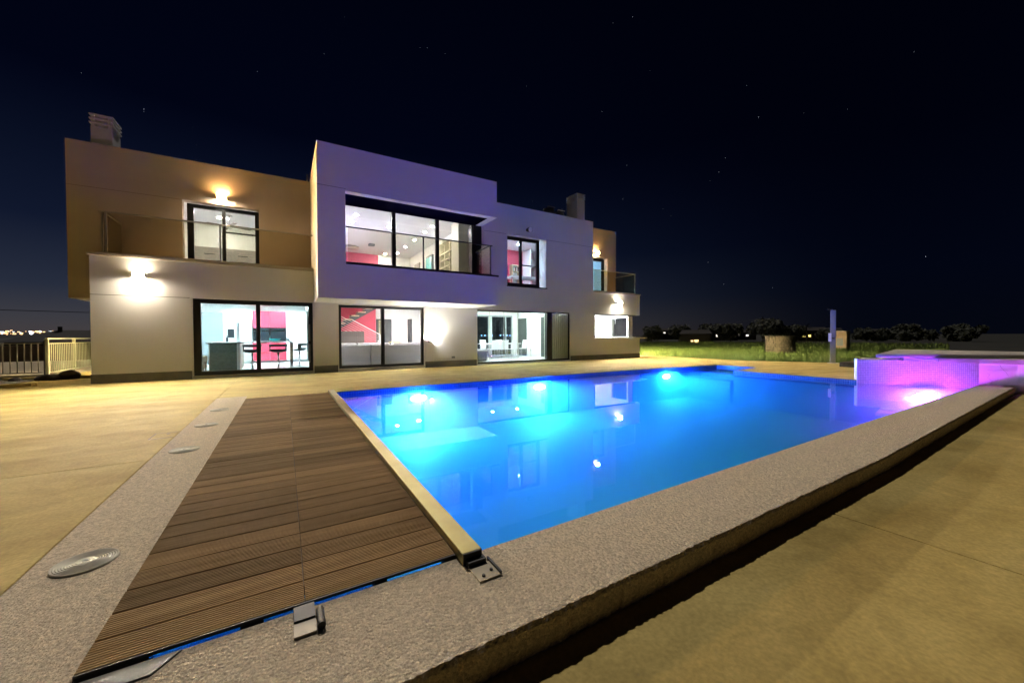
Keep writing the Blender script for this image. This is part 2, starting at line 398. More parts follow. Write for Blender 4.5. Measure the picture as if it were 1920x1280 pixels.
# ------------------------------------------------------------------ house
roofm = mat('dark_roof_gravel', (.05, .05, .05), .95, bump=(40, .6, .02))
house = thing('modern_house', 'white flat-roofed two-storey house with lit windows and glass balconies', 'house', (6, 14, 0))
def facade(name, x0, x1, z0, z1, y0, y1, openings, m=plaster, parent=house):
    """a wall in the XZ plane with rectangular openings (x0,x1,z0,z1)"""
    mb = MB(); ox = sorted(openings)
    x = x0
    for a, b, c, d in ox:
        if a > x: mb.box(x, a, y0, y1, z0, z1)
        if c > z0: mb.box(a, b, y0, y1, z0, c)
        if d < z1: mb.box(a, b, y0, y1, d, z1)
        x = b
    if x < x1: mb.box(x, x1, y0, y1, z0, z1)
    return put(name, mb, m, parent)
T = .28
DOOR1 = (-2.24, .80, .03, 2.30); DOOR2 = (1.57, 4.52, .07, 2.27); DOOR3 = (6.73, 11.57, .05, 2.27); WINR = (8.15, 10.20, 3.33, 5.50)
# ground floor
facade('facade_wall', -4.28, .82, 0, 3.32, Y0, Y0+T, [DOOR1])
facade('facade_wall', .82, 6.69, 0, 2.315, Y0, Y0+T, [DOOR2])
facade('facade_wall', 6.69, 13.03, 0, 3.0, Y0, Y0+T, [DOOR3])
facade('facade_wall', 6.69, 13.03, 3.0, 6.76, Y0, Y0+T, [WINR])
put('facade_wall', MB().box(13.03, 16.37, Y0, Y0+T, 0, 1.04).box(13.03, 13.10, Y0, Y0+T, 1.04, 2.26).box(13.03, 16.37, Y0, Y0+T, 2.26, 3.32), plaster, house)
put('side_wall', MB().box(-4.28, -4.0, Y0+T, 24, 0, 2.30), plaster, house)
put('side_wall', MB().box(15.74, 16.02, 15.52, 24, 0, 3.32).box(15.74, 16.02, Y0+T, 15.52, 0, 1.09).box(15.74, 16.02, Y0+T, 15.52, 2.24, 3.32).box(15.74, 16.02, Y0+T, 14.15, 1.09, 2.24), plaster, house)
put('rear_wall', MB().box(-4.28, 8.6, 24, 24.25, 0, 6.7), plaster, house)
# plaster shadow joints
jt = MB().box(-4.282, -2.30, Y0-.002, Y0+.01, 2.305, 2.317)
# skirting
def skirting(x0, x1): put('skirting', MB().box(x0, x1, Y0-.014, Y0+.02, 0, .235), skirt_m, house)
skirting(-4.294, -2.27); skirting(.83, 1.54); skirting(4.55, 6.69); skirting(11.60, 16.384)
# terrace slabs and caps
put('terrace_slab', MB().box(-4.28, .82, Y0+T, Y1, 3.1, 3.32), plaster, house)
put('terrace_cap', MB().box(-4.33, .835, Y0-.04, Y1, 3.322, 3.395), stone, house, bevel=.008)
put('terrace_slab', MB().box(13.03, 16.37, Y0+T, Y1+.1, 3.1, 3.32), plaster, house)
put('terrace_cap', MB().box(13.035, 16.43, Y0-.04, Y1+.1, 3.322, 3.385), stone, house, bevel=.008)
# upper left, recessed and tan
DOORUL = (-2.67, -.69, 3.40, 5.45)
facade('upper_wall', -5.13, .84, 2.302, 6.70, Y1, Y1+T, [DOORUL], tan)
put('side_wall', MB().box(-5.13, -4.85, Y1+T, 24, 2.302, 6.70), tan, house)
put('soffit', MB().box(-4.85, -4.0, Y1+T, 24, 2.31, 2.50), plaster, house)
put('roof', MB().box(-4.85, .84, Y1+T, 24, 6.3, 6.5), roofm, house)
# centre block
put('block_wall', MB().box(.84, 6.70, YC, YC+.25, 2.32, 3.345).box(.84, 1.585, YC, YC+.25, 3.345, 5.50).box(.84, 6.70, YC, YC+.25, 5.50, 6.80), plaster, house)
put('block_wall', MB().box(.84, 1.09, YC+.25, 24, 2.32, 6.80), plaster, house)
put('block_wall', MB().box(6.45, 6.70, YC+.25, Y0, 5.50, 6.80), plaster, house)
put('block_wall', MB().box(6.45, 6.70, YC+.25, Y0, 2.32, 3.345), plaster, house)
put('soffit', MB().box(1.09, 6.45, YC+.25, Y0+.01, 2.322, 2.50), plaster, house)
put('balcony_floor', MB().box(1.09, 6.45, YC+.25, YG+.1, 3.15, 3.34), stone, house)
put('balcony_cap', MB().box(1.595, 6.745, YC-.045, YC+.27, 3.347, 3.40), black, house, bevel=.005)
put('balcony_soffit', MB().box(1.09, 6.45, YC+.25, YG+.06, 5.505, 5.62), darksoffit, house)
put('balcony_side', MB().box(1.09, 1.585, YC+.25, YG, 3.345, 5.50), plaster, house)
put('roof', MB().box(1.09, 6.45, YC+.25, 24, 6.42, 6.6), roofm, house)
# main right roof, far right tan wing
put('roof', MB().box(6.70, 13.03, Y0+T, 24, 6.3, 6.5), roofm, house)
put('side_wall', MB().box(12.78, 13.03, Y0+T, Y1, 3.40, 6.76), plaster, house)
DOORUR = (13.9, 15.40, 3.40, 5.43)
facade('upper_wall', 12.9, 16.06, 3.33, 7.0, Y1, Y1+T, [DOORUR], tan)
put('side_wall', MB().box(15.78, 16.06, Y1+T, 24, 3.33, 7.0), tan, house)
put('roof', MB().box(12.9, 15.78, Y1+T, 24, 6.5, 6.7), roofm, house)
# shadow joints in the render, recessed strips shown as thin dark profiles
put('render_joint', jt, skirt_m, house)
put('render_joint', MB().box(.838, 1.60, YC-.002, YC+.01, 5.555, 5.566), skirt_m, house)
put('render_joint', MB().box(6.70, 8.12, Y0-.002, Y0+.01, 5.505, 5.515), skirt_m, house)
put('render_joint', MB().box(10.23, 13.03, Y0-.002, Y0+.01, 5.505, 5.515), skirt_m, house)
put('render_joint', MB().box(-5.131, -2.70, Y1-.002, Y1+.01, 5.44, 5.451), mat('tan_joint', (.2, .15, .1), .8), house)

# windows: frame part with pane sub-parts
def window(name, x0, x1, z0, z1, y, mull=(), fr=.09, depth=.09, bars=(), parent=house, m=black, mw=.09, lw=None):
    lw = lw or fr
    mb = MB().box(x0, x0+lw, y, y+depth, z0, z1).box(x1-fr, x1, y, y+depth, z0, z1).box(x0+lw, x1-fr, y, y+depth, z0, z0+fr).box(x0+lw, x1-fr, y, y+depth, z1-fr, z1)
    xs_ = [x0+lw]
    for c in mull:
        mb.box(c-mw/2, c+mw/2, y-.012, y+depth+.012, z0+fr, z1-fr); xs_ += [c-mw/2, c+mw/2]
    xs_.append(x1-fr)
    for a, b, z in bars: mb.box(a, b, y+.01, y+depth-.01, z-.018, z+.018)
    o = put(name, mb, m, parent, bevel=.004)
    for a, b in zip(xs_[::2], xs_[1::2]):
        put('pane', MB().box(a, b, y+depth*.45, y+depth*.55, z0+fr, z1-fr), glass, o)
    return o
k1 = window('sliding_door', *DOOR1[:2], DOOR1[2]+.05, DOOR1[3], Y0+.09, mull=(-.69,), fr=.12, depth=.12, mw=.11, lw=.17)
put('handle', MB().box(.69, .72, Y0+.07, Y0+.09, .35, .95).box(.69, .72, Y0+.07, Y0+.09, 1.05, 1.6), railm, k1)
put('sill', MB().box(DOOR1[0], DOOR1[1], Y0-.03, Y0+.22, DOOR1[2], DOOR1[2]+.05), stone, k1)
k2 = window('sliding_door', *DOOR2[:2], DOOR2[2]+.03, DOOR2[3], Y0+.09, mull=(3.03,), fr=.09, depth=.12, mw=.11)
put('sill', MB().box(DOOR2[0], DOOR2[1], Y0-.03, Y0+.22, DOOR2[2]-.03, DOOR2[2]+.03), stone, k2)
# folding glass wall of the dining room
fg = put('folding_door', MB().box(6.73, 11.57, Y0+.06, Y0+.20, 2.215, 2.27).box(6.73, 11.57, Y0+.04, Y0+.22, .05, .115)
         .box(10.27, 10.55, Y0+.05, Y0+.25, .115, 2.215).box(11.53, 11.57, Y0+.05, Y0+.22, .115, 2.215), black, house, bevel=.003)
for a, b in zip((6.74, 7.36, 8.05, 8.745, 9.43), (7.355, 8.045, 8.74, 9.425, 10.26)):
    put('pane', MB().box(a, b, Y0+.12, Y0+.132, .12, 2.21), glass, fg)
whitealu = mat('pale_green_aluminium', (.60, .64, .55), .4)
for k in range(8):
    x = 10.60+k*.115
    put('folded_leaf', MB().box(x, x+.035, Y0+.06, Y0+.74, .13, 2.2).box(x+.035, x+.075, Y0+.06, Y0+.13, .13, 2.2), whitealu, fg)
for a in (7.3575, 8.0475, 8.7425, 9.4275):
    put('edge_seal', MB().box(a-.006, a+.006, Y0+.116, Y0+.136, .12, 2.21), railm, fg)
window('window', WINR[0]-.005, 9.92, WINR[2]+.03, WINR[3]-.02, Y0+.17, mull=(8.94,), fr=.13, depth=.10, mw=.10, lw=.10, bars=((8.99, 9.79, 4.30),))
put('window_sill', MB().box(8.12, 10.23, Y0-.03, Y0+.2, 3.30, 3.345), black, house)
put('window_reveal', MB().box(9.92, 9.935, Y0+.16, Y0+.27, 3.36, 5.48), plaster, house)
ul = window('balcony_door', -2.58, -.70, 3.40, 5.40, Y1+.13, mull=(-1.655,), fr=.11, depth=.1, mw=.09, lw=.16, bars=((-1.61, -.81, 4.62),))
window('balcony_door', 13.9, 15.28, 3.40, 5.40, Y1+.14, mull=(), fr=.14, depth=.1)
# window wall on the centre balcony
cw = window('window_wall', 1.65, 6.36, 3.36, 5.62, YG, mull=(3.31, 4.895), fr=.07, depth=.1, mw=.13)
put('column', MB().box(6.36, 6.70, YG-.02, Y0, 3.346, 5.505), black, house)
# bar opening
bar = put('bar_window', MB().box(13.10, 13.14, Y0-.01, Y0+.10, 1.09, 2.26).box(13.14, 16.02, Y0-.01, Y0+.08, 2.20, 2.255), black, house)
put('counter_top', MB().box(13.08, 16.40, Y0-.05, Y0+.45, 1.045, 1.09), white, house, bevel=.005)
sw = put('side_window', MB().box(15.70, 15.80, 14.15, 14.26, 1.09, 2.24).box(15.70, 15.80, 15.36, 15.52, 1.09, 2.24).box(15.70, 15.80, 14.26, 15.36, 2.13, 2.24).box(15.70, 15.80, 14.26, 15.36, 1.09, 1.13), white, house)
put('pane', MB().box(15.745, 15.755, 14.26, 15.36, 1.13, 2.13), glass, sw)
put('counter_shelf', MB().box(16.03, 16.985, Y0+.0, Y0+1.2, 1.01, 1.085), stone, house, bevel=.005)

# chimneys
def chimney(x0, x1, y0, y1, zb, zt):
    c = put('chimney', MB().box(x0+.03, x1-.03, y0+.03, y1-.03, zb, zt-.36), plaster, house)
    dz = .12
    for k in range(3):
        z = zt-.36+k*dz
        for a in (x0+.04, x1-.12):
            for b in (y0+.04, y1-.12): put('chimney_post', MB().box(a, a+.08, b, b+.08, z, z+.075), plaster, c)
        put('chimney_slab', MB().box(x0, x1, y0, y1, z+.075, z+dz), plaster, c, bevel=.006)
chimney(-4.86, -4.34, 16.0, 16.72, 6.5, 7.80)
chimney(13.77, 14.37, 16.0, 16.95, 6.7, 8.97)
put('flue_pipe', MB().ring((.78, 15.9, 6.4), (.78, 15.9, 7.15), .03, .03, 8), railm, house)
for k, (x, z) in enumerate(((12.95, 8.15), (13.65, 8.05))):
    t = thing('roof_fan', 'dark square fan unit on the roof, %s the tall chimney' % ('farther from' if k == 0 else 'right beside'), 'roof fan', (x, 17.5, 6.5), 'fan units on the roof')
    put('housing', MB().box(x-.30, x+.30, 17.2, 17.8, 6.5, z), blackroof, t, bevel=.03)
    put('cowl', MB().lathe([(.30, 0), (.34, .08), (.30, .22), (.12, .28)], (x, 17.5, z), 16), blackroof, t)
    put('frame', MB().box(x-.2, x+.34, 17.3, 17.33, z+.30, z+.33).box(x-.2, x-.17, 17.3, 17.33, z+.1, z+.33), railm, t)

# ------------------------------------------------------------------ rooms
def room(x0, x1, y0, y1, z0, z1, fm, wm, cm, left=None, right=None, back=None, left_wall=True, right_wall=True, back_wall=True):
    put('room_floor', MB().box(x0, x1, y0, y1, z0-.06, z0), fm, house)
    put('room_ceiling', MB().box(x0, x1, y0, y1, z1, z1+.08), cm, house)
    if back_wall: put('room_wall', MB().box(x0, x1, y1, y1+.1, z0, z1), back or wm, house)
    if left_wall: put('room_wall', MB().box(x0-.1, x0, y0, y1, z0, z1), left or wm, house)
    if right_wall: put('room_wall', MB().box(x1, x1+.1, y0, y1, z0, z1), right or wm, house)
whitewall = mat('room_white', (.80, .80, .79), .9)
room(-3.95, .95, Y0+T, 20.1, .08, 2.58, floor_t, whitewall, whitewall)                 # kitchen
room(1.06, 6.30, Y0+T, 19.4, .08, 2.66, floor_t, whitewall, whitewall)                 # living room
room(6.42, 11.60, Y0+T, 18.6, .08, 2.58, floor_t, whitewall, whitewall, back_wall=False)     # dining room
room(13.0, 15.74, Y0+T, 18.0, .08, 2.75, floor_t, whitewall, whitewall, right_wall=False)    # bar kitchen
room(1.10, 6.78, YG+.1, 23.5, 3.36, 6.0, floor_t, whitewall, whitewall)                # upstairs hall
room(6.90, 12.15, Y0+T, 18.0, 3.36, 5.9, floor_t, whitewall, whitewall, left=redw, back=redw)  # study
room(-4.84, .72, Y1+T, 20.5, 3.36, 6.0, floor_t, whitewall, whitewall)                 # bedroom
room(12.95, 15.77, Y1+T, 19.0, 3.42, 6.1, floor_t, mat('blue_grey_room', (.45, .58, .68), .9), whitewall)

def downlights(pts, z, m, label, group, r=.06, labels=None):
    first = None
    for x, y in pts:
        if first is None:
            first = thing('downlight', label, 'downlight', (0, 0, 0), group)
            put('rim', MB().lathe([(r+.03, 0), (r+.028, -.012), (r, -.012)], (0, 0, 0), 16), white, first, local=True)
            put('lamp', MB().lathe([(r, -.006), (r*.96, -.018)], (0, 0, 0), 16), m, first, local=True)
            first.location = (x, y, z)
        else: last = dup(first, (x, y, z))
        if labels: (first if (x, y) == pts[0] else last)['label'] = labels.pop(0)
downlights([(2.49, 16.08), (2.49, 17.15), (4.0, 17.15), (5.61, 16.12), (5.61, 17.17), (5.62, 18.82), (5.63, 20.49), (5.64, 22.2), (5.1, 22.9)], 6.0, down_w,
           'round bright downlight in the pale ceiling behind the upper balcony glass', 'downlights upstairs', labels=[
    'topmost downlight in the first pane of the upper balcony glass', 'downlight just under the topmost one in the first upper pane', 'downlight beside the first mullion of the upper balcony glass',
    'downlight beside the second mullion of the upper balcony glass', 'downlight above the middle rail post of the centre balcony', 'first downlight below the balcony rail, nearest the rail post',
    'second downlight below the balcony rail in the middle pane', 'third downlight below the balcony rail in the middle pane', 'farthest small downlight by the end of the pink wall'])
downlights([(-3.0, 15.6), (-3.0, 17.6), (-1.4, 15.6), (-1.4, 18.2), (.1, 15.6), (.1, 18.2)], 2.58, down_c, 'round cool white downlight in the kitchen ceiling', 'downlights in the kitchen')
downlights([(2.2, 15.6), (3.9, 15.4), (5.4, 15.6), (4.3, 17.2), (5.4, 17.6)], 2.66, emis('downlight_living', (1, .93, .90), 420), 'round downlight in the ceiling of the room with the red stair', 'downlights in the living room')
downlights([(7.6, 15.3), (9.2, 15.3), (10.7, 15.3), (7.6, 17.3), (9.2, 17.3), (10.7, 17.3)], 2.58, down_g, 'round downlight in the ceiling over the dining table', 'downlights in the dining room')
downlights([(13.8, 15.2), (14.8, 15.2), (14.2, 16.8)], 2.75, emis('downlight_bar', (.95, .97, 1), 900), 'round strong downlight inside the serving hatch', 'downlights in the bar')
downlights([(10.39, 16.62), (8.4, 15.4)], 5.9, emis('downlight_study', (.55, .80, 1), 420), 'round bluish downlight in the room with the crimson wall', 'downlights in the study')
downlights([(-3.2, 17.2), (-1.2, 17.2), (-2.2, 19.2)], 6.0, emis('downlight_bed', (1, .98, .95), 300), 'round downlight in the ceiling of the bedroom with the fan', 'downlights in the bedroom')
downlights([(14.5, 17.2)], 6.1, emis('downlight_far', (.5, .8, 1), 300), 'round blue-white downlight behind the far right balcony door', 'downlights in the far room')

# kitchen
kc = thing('kitchen_cabinets', 'run of white and crimson tall kitchen cabinets behind the bar stools', 'cabinets', (-.5, 19.6, .08))
put('grey_panel', MB().box(-2.90, -2.16, 19.42, 20.0, .08, 2.19), greym, kc)
put('white_housing', MB().box(-2.15, -1.16, 19.44, 20.05, 1.98, 2.32).box(-2.15, -2.10, 19.44, 20.05, .08, 1.98), white, kc)
for a, b in ((-1.15, -.545), (-.54, .065)): put('red_door', MB().box(a, b, 19.40, 20.0, 1.59, 2.29), redm, kc, bevel=.004)
for a, b in ((-1.15, -.545), (-.54, .065)):
    for c, d in ((.18, .545), (.56, .97)):
        q = put('red_drawer', MB().box(a, b, 19.40, 20.0, c, d), redm, kc, bevel=.004)
        put('handle', MB().box(a+.15, b-.15, 19.37, 19.39, d-.06, d-.045), chrome, q)
put('oven_frame', MB().box(-1.15, .065, 19.45, 20.0, .98, 1.585), chrome, kc)
for a, b in ((.075, .46), (.465, .86)): put('white_door', MB().box(a, b, 19.42, 20.0, .17, 2.31), white, kc, bevel=.004)
put('plinth', MB().box(-2.9, .90, 19.5, 20.0, .08, .17), greym, kc)
for a, s in ((-1.12, 'beside the fridge'), (-.51, 'above the standing stool')):
    t = thing('oven', 'built-in dark glass oven in the red cabinets, %s' % s, 'oven', (a+.27, 19.43, .98), 'built-in ovens')
    put('oven_door', MB().box(a, a+.545, 19.40, 19.45, 1.01, 1.42), darkglass, t, bevel=.004)
    put('control_panel', MB().box(a, a+.545, 19.41, 19.45, 1.46, 1.56), darkglass, t)
    put('handle', MB().box(a+.02, a+.525, 19.37, 19.40, 1.425, 1.455), chrome, t)
t = thing('fridge', 'large pale steel side-by-side fridge with two long handles', 'fridge', (-1.63, 19.6, .08))
put('body', MB().box(-2.09, -1.17, 19.46, 20.05, .12, 1.96), fridge_m, t)
put('door', MB().box(-2.09, -1.66, 19.40, 19.46, .14, 1.95), fridge_m, t, bevel=.006)
put('door', MB().box(-1.65, -1.17, 19.40, 19.46, .14, 1.95), fridge_m, t, bevel=.006)
put('handle', MB().box(-1.70, -1.675, 19.35, 19.37, .8, 1.78).box(-1.70, -1.675, 19.37, 19.40, .8, .83).box(-1.70, -1.675, 19.37, 19.40, 1.75, 1.78), chrome, t)
put('handle', MB().box(-1.635, -1.61, 19.35, 19.37, .8, 1.78).box(-1.635, -1.61, 19.37, 19.40, .8, .83).box(-1.635, -1.61, 19.37, 19.40, 1.75, 1.78), chrome, t)
put('water_dispenser', MB().box(-2.0, -1.785, 19.385, 19.40, 1.16, 1.52), darkglass, t)
isl = thing('kitchen_island', 'kitchen island with green granite front and thin white worktop', 'island', (-1.0, 15.9, .08))
put('front_panel', MB().box(-2.09, -1.37, 15.60, 15.64, .10, .985), greenst, isl)
put('cabinet', MB().box(-2.12, -1.30, 15.64, 17.2, .08, .985), mat('sand_laminate', (.42, .37, .30), .5), isl)
put('side_edge', MB().box(-1.37, -1.29, 15.58, 15.64, .08, .985), white, isl)
put('worktop', MB().box(-2.17, .26, 15.55, 16.75, .987, 1.03), white, isl, bevel=.005)
put('leg', MB().box(.17, .27, 16.30, 16.65, .08, .985), chrome, isl)
def stool(label, loc, rz):
    t = thing('bar_stool', label, 'bar stool', (0, 0, 0), 'bar stools at the kitchen island')
    put('base', MB().lathe([(.21, 0), (.20, .015), (.05, .035), (.03, .05)], (0, 0, 0), 24), chrome, t, local=True, smooth=True)
    put('stem', MB().ring((0, 0, .03), (0, 0, .58), .03, .026, 14), chrome, t, local=True, smooth=True)
    put('footrest', MB().tube([(-.02, -.0, .30), (-.14, -.14, .30), (.14, -.14, .30), (.02, 0, .30)], .011), chrome, t, local=True)
    s = bmesh.new(); bmesh.ops.create_uvsphere(s, u_segments=20, v_segments=12, radius=1)
    mb = MB(); mb.v = [(v.co.x*.22, v.co.y*.20, .62+v.co.z*.045) for v in s.verts]; mb.f = [tuple(v.index for v in f.verts) for f in s.faces]; s.free()
    put('seat', mb, bleather, t, local=True, smooth=True)
    bk = MB(); N = 18          # wrap-around back with an open slot
    for (za, zb, ra) in ((.63, .70, .225), (.78, .86, .25)):
        for k in range(N):
            a0, a1 = math.pi*(.0+k/N), math.pi*(0+(k+1)/N)
            for (r0, r1) in ((ra-.025, ra+.02),):
                p = lambda a, r, z: (math.cos(a)*r, math.sin(a)*r*.95+.0, z)
                bk.quad(p(a0, r1, za), p(a1, r1, za), p(a1, r1, zb), p(a0, r1, zb)); bk.quad(p(a0, r0, za), p(a1, r0, za), p(a1, r0, zb), p(a0, r0, zb))
                bk.quad(p(a0, r0, zb), p(a1, r0, zb), p(a1, r1, zb), p(a0, r1, zb)); bk.quad(p(a0, r0, za), p(a1, r0, za), p(a1, r1, za), p(a0, r1, za))
    for sx_ in (-1, 1): bk.box(sx_*.235-.02, sx_*.235+.02, -.02, .05, .62, .86)
    put('backrest', bk, bleather, t, local=True)
    t.location = loc; t.rotation_euler = (0, 0, rz)
    return t
s1 = stool('black leather bar stool on chrome stem, partly behind the door mullion', (-.93, 15.32, .08), rad(180))
dup(s1, (-.19, 15.28, .08), rad(172), 'black leather bar stool on chrome stem in front of the red drawers')
dup(s1, (.47, 16.3, .08), rad(262), 'black leather bar stool turned sideways at the worktop leg')
tag(put('bowl', MB().lathe([(.07, 0), (.15, .05), (.19, .10), (.18, .10), (.14, .055), (.05, .015)], (-.30, 16.1, 1.031), 20), mat('turquoise_glass', (.05, .5, .52), .15), smooth=True), 'shallow turquoise bowl on the white worktop', 'bowl')
tag(put('mug', MB().lathe([(.035, 0), (.04, .10), (.036, .10), (.03, .01)], (.12, 16.2, 1.031), 16), greym), 'dark grey mug near the end of the worktop', 'mug')
tag(put('bottle', MB().lathe([(.03, 0), (.032, .12), (.012, .17), (.012, .22)], (-1.66, 15.9, 1.031), 14), darkglass), 'dark slim bottle on the worktop before the fridge', 'bottle')
t = thing('armchair', 'small cream upholstered armchair by the kitchen glass edge', 'armchair', (-2.35, 15.15, .08))
cream = mat('cream_fabric', (.62, .52, .38), .9)
put('seat', MB().box(-2.65, -2.12, 14.9, 15.4, .20, .42), cream, t, bevel=.05)
put('backrest', MB().box(-2.65, -2.12, 15.36, 15.48, .38, .60), cream, t, bevel=.04)
for a in (-2.62, -2.18):
    for b in (14.95, 15.38): put('leg', MB().box(a, a+.03, b, b+.03, .08, .20), lightwood, t)

# living room
put('room_wall', MB().box(1.06, 3.80, 19.15, 19.39, .08, 2.66), redw, house)
stair = thing('staircase', 'flight of open stairs with oak treads and dark stringer against red wall', 'staircase', (2.6, 18.6, .08))
def stz(x): return 1.82+(x-2.26)*.60
sp = [(1.10, stz(1.10)-.20), (3.85, stz(3.85)-.20), (3.85, stz(3.85)+.05), (1.10, stz(1.10)+.05)]
mb = MB(); mb.v = [(x, 18.48, z) for x, z in sp]+[(x, 18.56, z) for x, z in sp]; mb.f = [(0, 1, 2, 3), (7, 6, 5, 4), (0, 4, 5, 1), (1, 5, 6, 2), (2, 6, 7, 3), (3, 7, 4, 0)]
put('stringer', mb, darkgrey, stair)
for k in range(9):
    x = 1.15+.29*k; z = stz(x)+.06+.02
    put('tread', MB().box(x, x+.33, 18.42, 19.14, z, z+.05), lightwood, stair, bevel=.006)
# the handrail falls away from the upper flight toward the hall
hr = put('handrail', MB().tube([(2.64, 18.40, 1.93), (3.83, 18.40, 1.27), (3.83, 18.40, 1.0), (3.72, 18.40, .95)], .022, 10), white, stair)
for k in range(7):
    d = .10+.10*k
    put('cable', MB().tube([(1.6, 18.40, 2.51-d*1.1), (3.81, 18.40, 1.275-d)], .007, 6), white, stair)
put('newel_post', MB().box(3.80, 3.86, 18.37, 18.43, .08, 1.27), white, stair)
t = thing('sideboard', 'low dark ribbed sideboard standing before the red stair wall', 'sideboard', (2.1, 17.9, .08))
put('body', MB().box(1.10, 3.06, 17.95, 18.35, .12, 1.42), mat('ribbed_walnut', (.10, .085, .075), .5), t, bevel=.006)
for k in range(24): put('slat', MB().box(1.14+k*.08, 1.19+k*.08, 17.935, 17.95, .16, 1.38), mat('ribbed_walnut', (.10, .085, .075), .5), t)
t = thing('sofa', 'long pale fabric sofa seen from behind through the second glass door', 'sofa', (3.1, 15.3, .08))
put('back', MB().box(1.12, 2.75, 14.86, 15.10, .14, .88), fabricw, t, bevel=.03)
put('back', MB().box(2.77, 4.95, 14.86, 15.10, .14, .88), fabricw, t, bevel=.03)
for a, b in ((1.15, 2.3), (2.32, 3.5), (3.52, 4.9)): put('back_cushion', MB().box(a, b, 15.02, 15.24, .60, .95), fabricw, t, bevel=.05)
put('seat', MB().box(1.12, 4.95, 15.12, 15.85, .14, .50), fabricw, t, bevel=.04)
put('base', MB().box(1.2, 4.9, 14.95, 15.8, .08, .14), blackm, t)
door = put('inner_door', MB().box(3.86, 4.58, 19.30, 19.39, .08, 2.04), darkgrey, house)
put('door_glass', MB().box(3.96, 4.22, 19.28, 19.30, .9, 1.98), mat('yellow_glass', (.30, .28, .14), .3), door)
for k in range(4): put('door_bar', MB().box(4.0+k*.07, 4.02+k*.07, 19.265, 19.28, .9, 1.98), stone, door)
put('dark_post', MB().box(5.40, 5.46, 18.8, 19.39, .08, 2.05), darkgrey, house)
put('inner_door', MB().box(5.65, 6.25, 19.32, 19.39, .08, 2.15), white, house)
t = thing('yellow_stool', 'small yellow stool before the dark inner door', 'stool', (4.5, 18.4, .08))
put('seat', MB().box(4.25, 4.72, 18.1, 18.5, .86, .93), mat('yellow_paint', (.7, .55, .05), .4), t, bevel=.01)
for a in (4.28, 4.66):
    for b in (18.13, 18.44): put('leg', MB().box(a, a+.03, b, b+.03, .08, .86), mat('yellow_paint', (.7, .55, .05), .4), t)

# dining room: dark rear glazing, side doors, table and chairs
rw = put('rear_window', MB().box(8.3, 8.42, 18.55, 18.68, .08, 2.30).box(9.62, 9.84, 18.55, 18.68, .08, 2.30).box(10.69, 10.75, 18.55, 18.68, .08, 2.25).box(11.09, 11.15, 18.55, 18.68, .08, 2.30).box(6.42, 11.15, 18.55, 18.68, 2.25, 2.33).box(6.42, 11.15, 18.55, 18.68, .08, .14), mat('grey_alu', (.30, .34, .34), .4), house)
for a, b in ((6.42, 8.3), (8.42, 9.62), (9.84, 10.69), (10.75, 11.09)): put('pane', MB().box(a, b, 18.60, 18.615, .14, 2.25), glass_mat('tinted_glass', (.45, .55, .58)) if 'tinted_glass' not in MATS else MATS['tinted_glass'], rw)
put('room_wall', MB().box(6.42, 11.15, 18.6, 18.7, 2.33, 2.58).box(11.15, 11.6, 18.6, 18.7, .08, 2.58), whitewall, house)
ind = mat('dark_green_door', (.05, .065, .06), .4)
put('inner_door', MB().box(11.555, 11.60, 17.73, 18.58, .08, 2.17), ind, house)
put('inner_door', MB().box(11.555, 11.60, 16.0, 16.32, .08, 2.17), ind, house)
tag(put('socket', MB().box(11.585, 11.60, 17.29, 17.37, .36, .45), greym), 'small grey wall socket beside the dark inner door', 'socket')
t = thing('dining_table', 'long white dining table with chrome legs seen through folding glass', 'table', (9.5, 17.1, .08))
put('tabletop', MB().box(8.45, 10.55, 16.65, 17.55, .77, .81), white, t, bevel=.005)
for a in (8.55, 10.4):
    for b in (16.72, 17.44): put('leg', MB().box(a, a+.045, b, b+.045, .08, .77), chrome, t)
whitepl = mat('white_chair_shell', (.72, .74, .74), .35)
def dchair():
    t = thing('dining_chair', 'white shell dining chair at the near side of the table, first from the pouf', 'chair', (0, 0, 0), 'white chairs round the dining table')
    put('seat', MB().box(-.21, .21, -.20, .22, .43, .455), whitepl, t, local=True, bevel=.01)
    b = MB(); n = 6
    for k in range(n):
        z0, z1 = .45+.075*k, .45+.075*(k+1); y0_, y1_ = -.20-.06*(k/n)**1.5, -.20-.06*((k+1)/n)**1.5
        w0, w1 = .20-.012*k*.3, .20-.012*(k+1)*.3
        b.v += [(-w0, y0_, z0), (w0, y0_, z0), (w1, y1_, z1), (-w1, y1_, z1), (-w0, y0_-.02, z0), (w0, y0_-.02, z0), (w1, y1_-.02, z1), (-w1, y1_-.02, z1)]
        i = len(b.v)-8; b.f += [(i, i+1, i+2, i+3), (i+7, i+6, i+5, i+4), (i, i+3, i+7, i+4), (i+1, i+5, i+6, i+2), (i+3, i+2, i+6, i+7)]
    put('backrest', b, whitepl, t, local=True)
    for a in (-.18, .18):
        for c in (-.18, .19): put('leg', MB().ring((a, c, .43), (a*1.15, c*1.15, 0), .011, .010, 8), chrome, t, local=True)
    return t
c0 = dchair()
spots = [(8.18, 16.9, -80, 'white shell dining chair at the table end next to the grey pouf'), (8.83, 16.55, 0, None),
         (9.36, 16.52, 0, 'white shell dining chair at the near side of the table, second from the pouf'), (9.92, 16.52, 0, 'white shell dining chair at the near side of the table, third from the pouf'),
         (10.75, 17.0, 95, 'white shell dining chair at the table end next to the dark door'), (9.0, 17.75, 180, 'white shell dining chair across the table, back to the dark window'),
         (9.95, 17.75, 180, 'white shell dining chair across the table, farther from the pouf')]
for x, y, a, lb in spots:
    if lb is None: c0.location = (x, y, .08)
    else: dup(c0, (x, y, .08), rad(a), lb)
t = thing('pouf', 'low square grey pouf with pale cushion just inside the folding glass', 'pouf', (7.3, 15.1, .08))
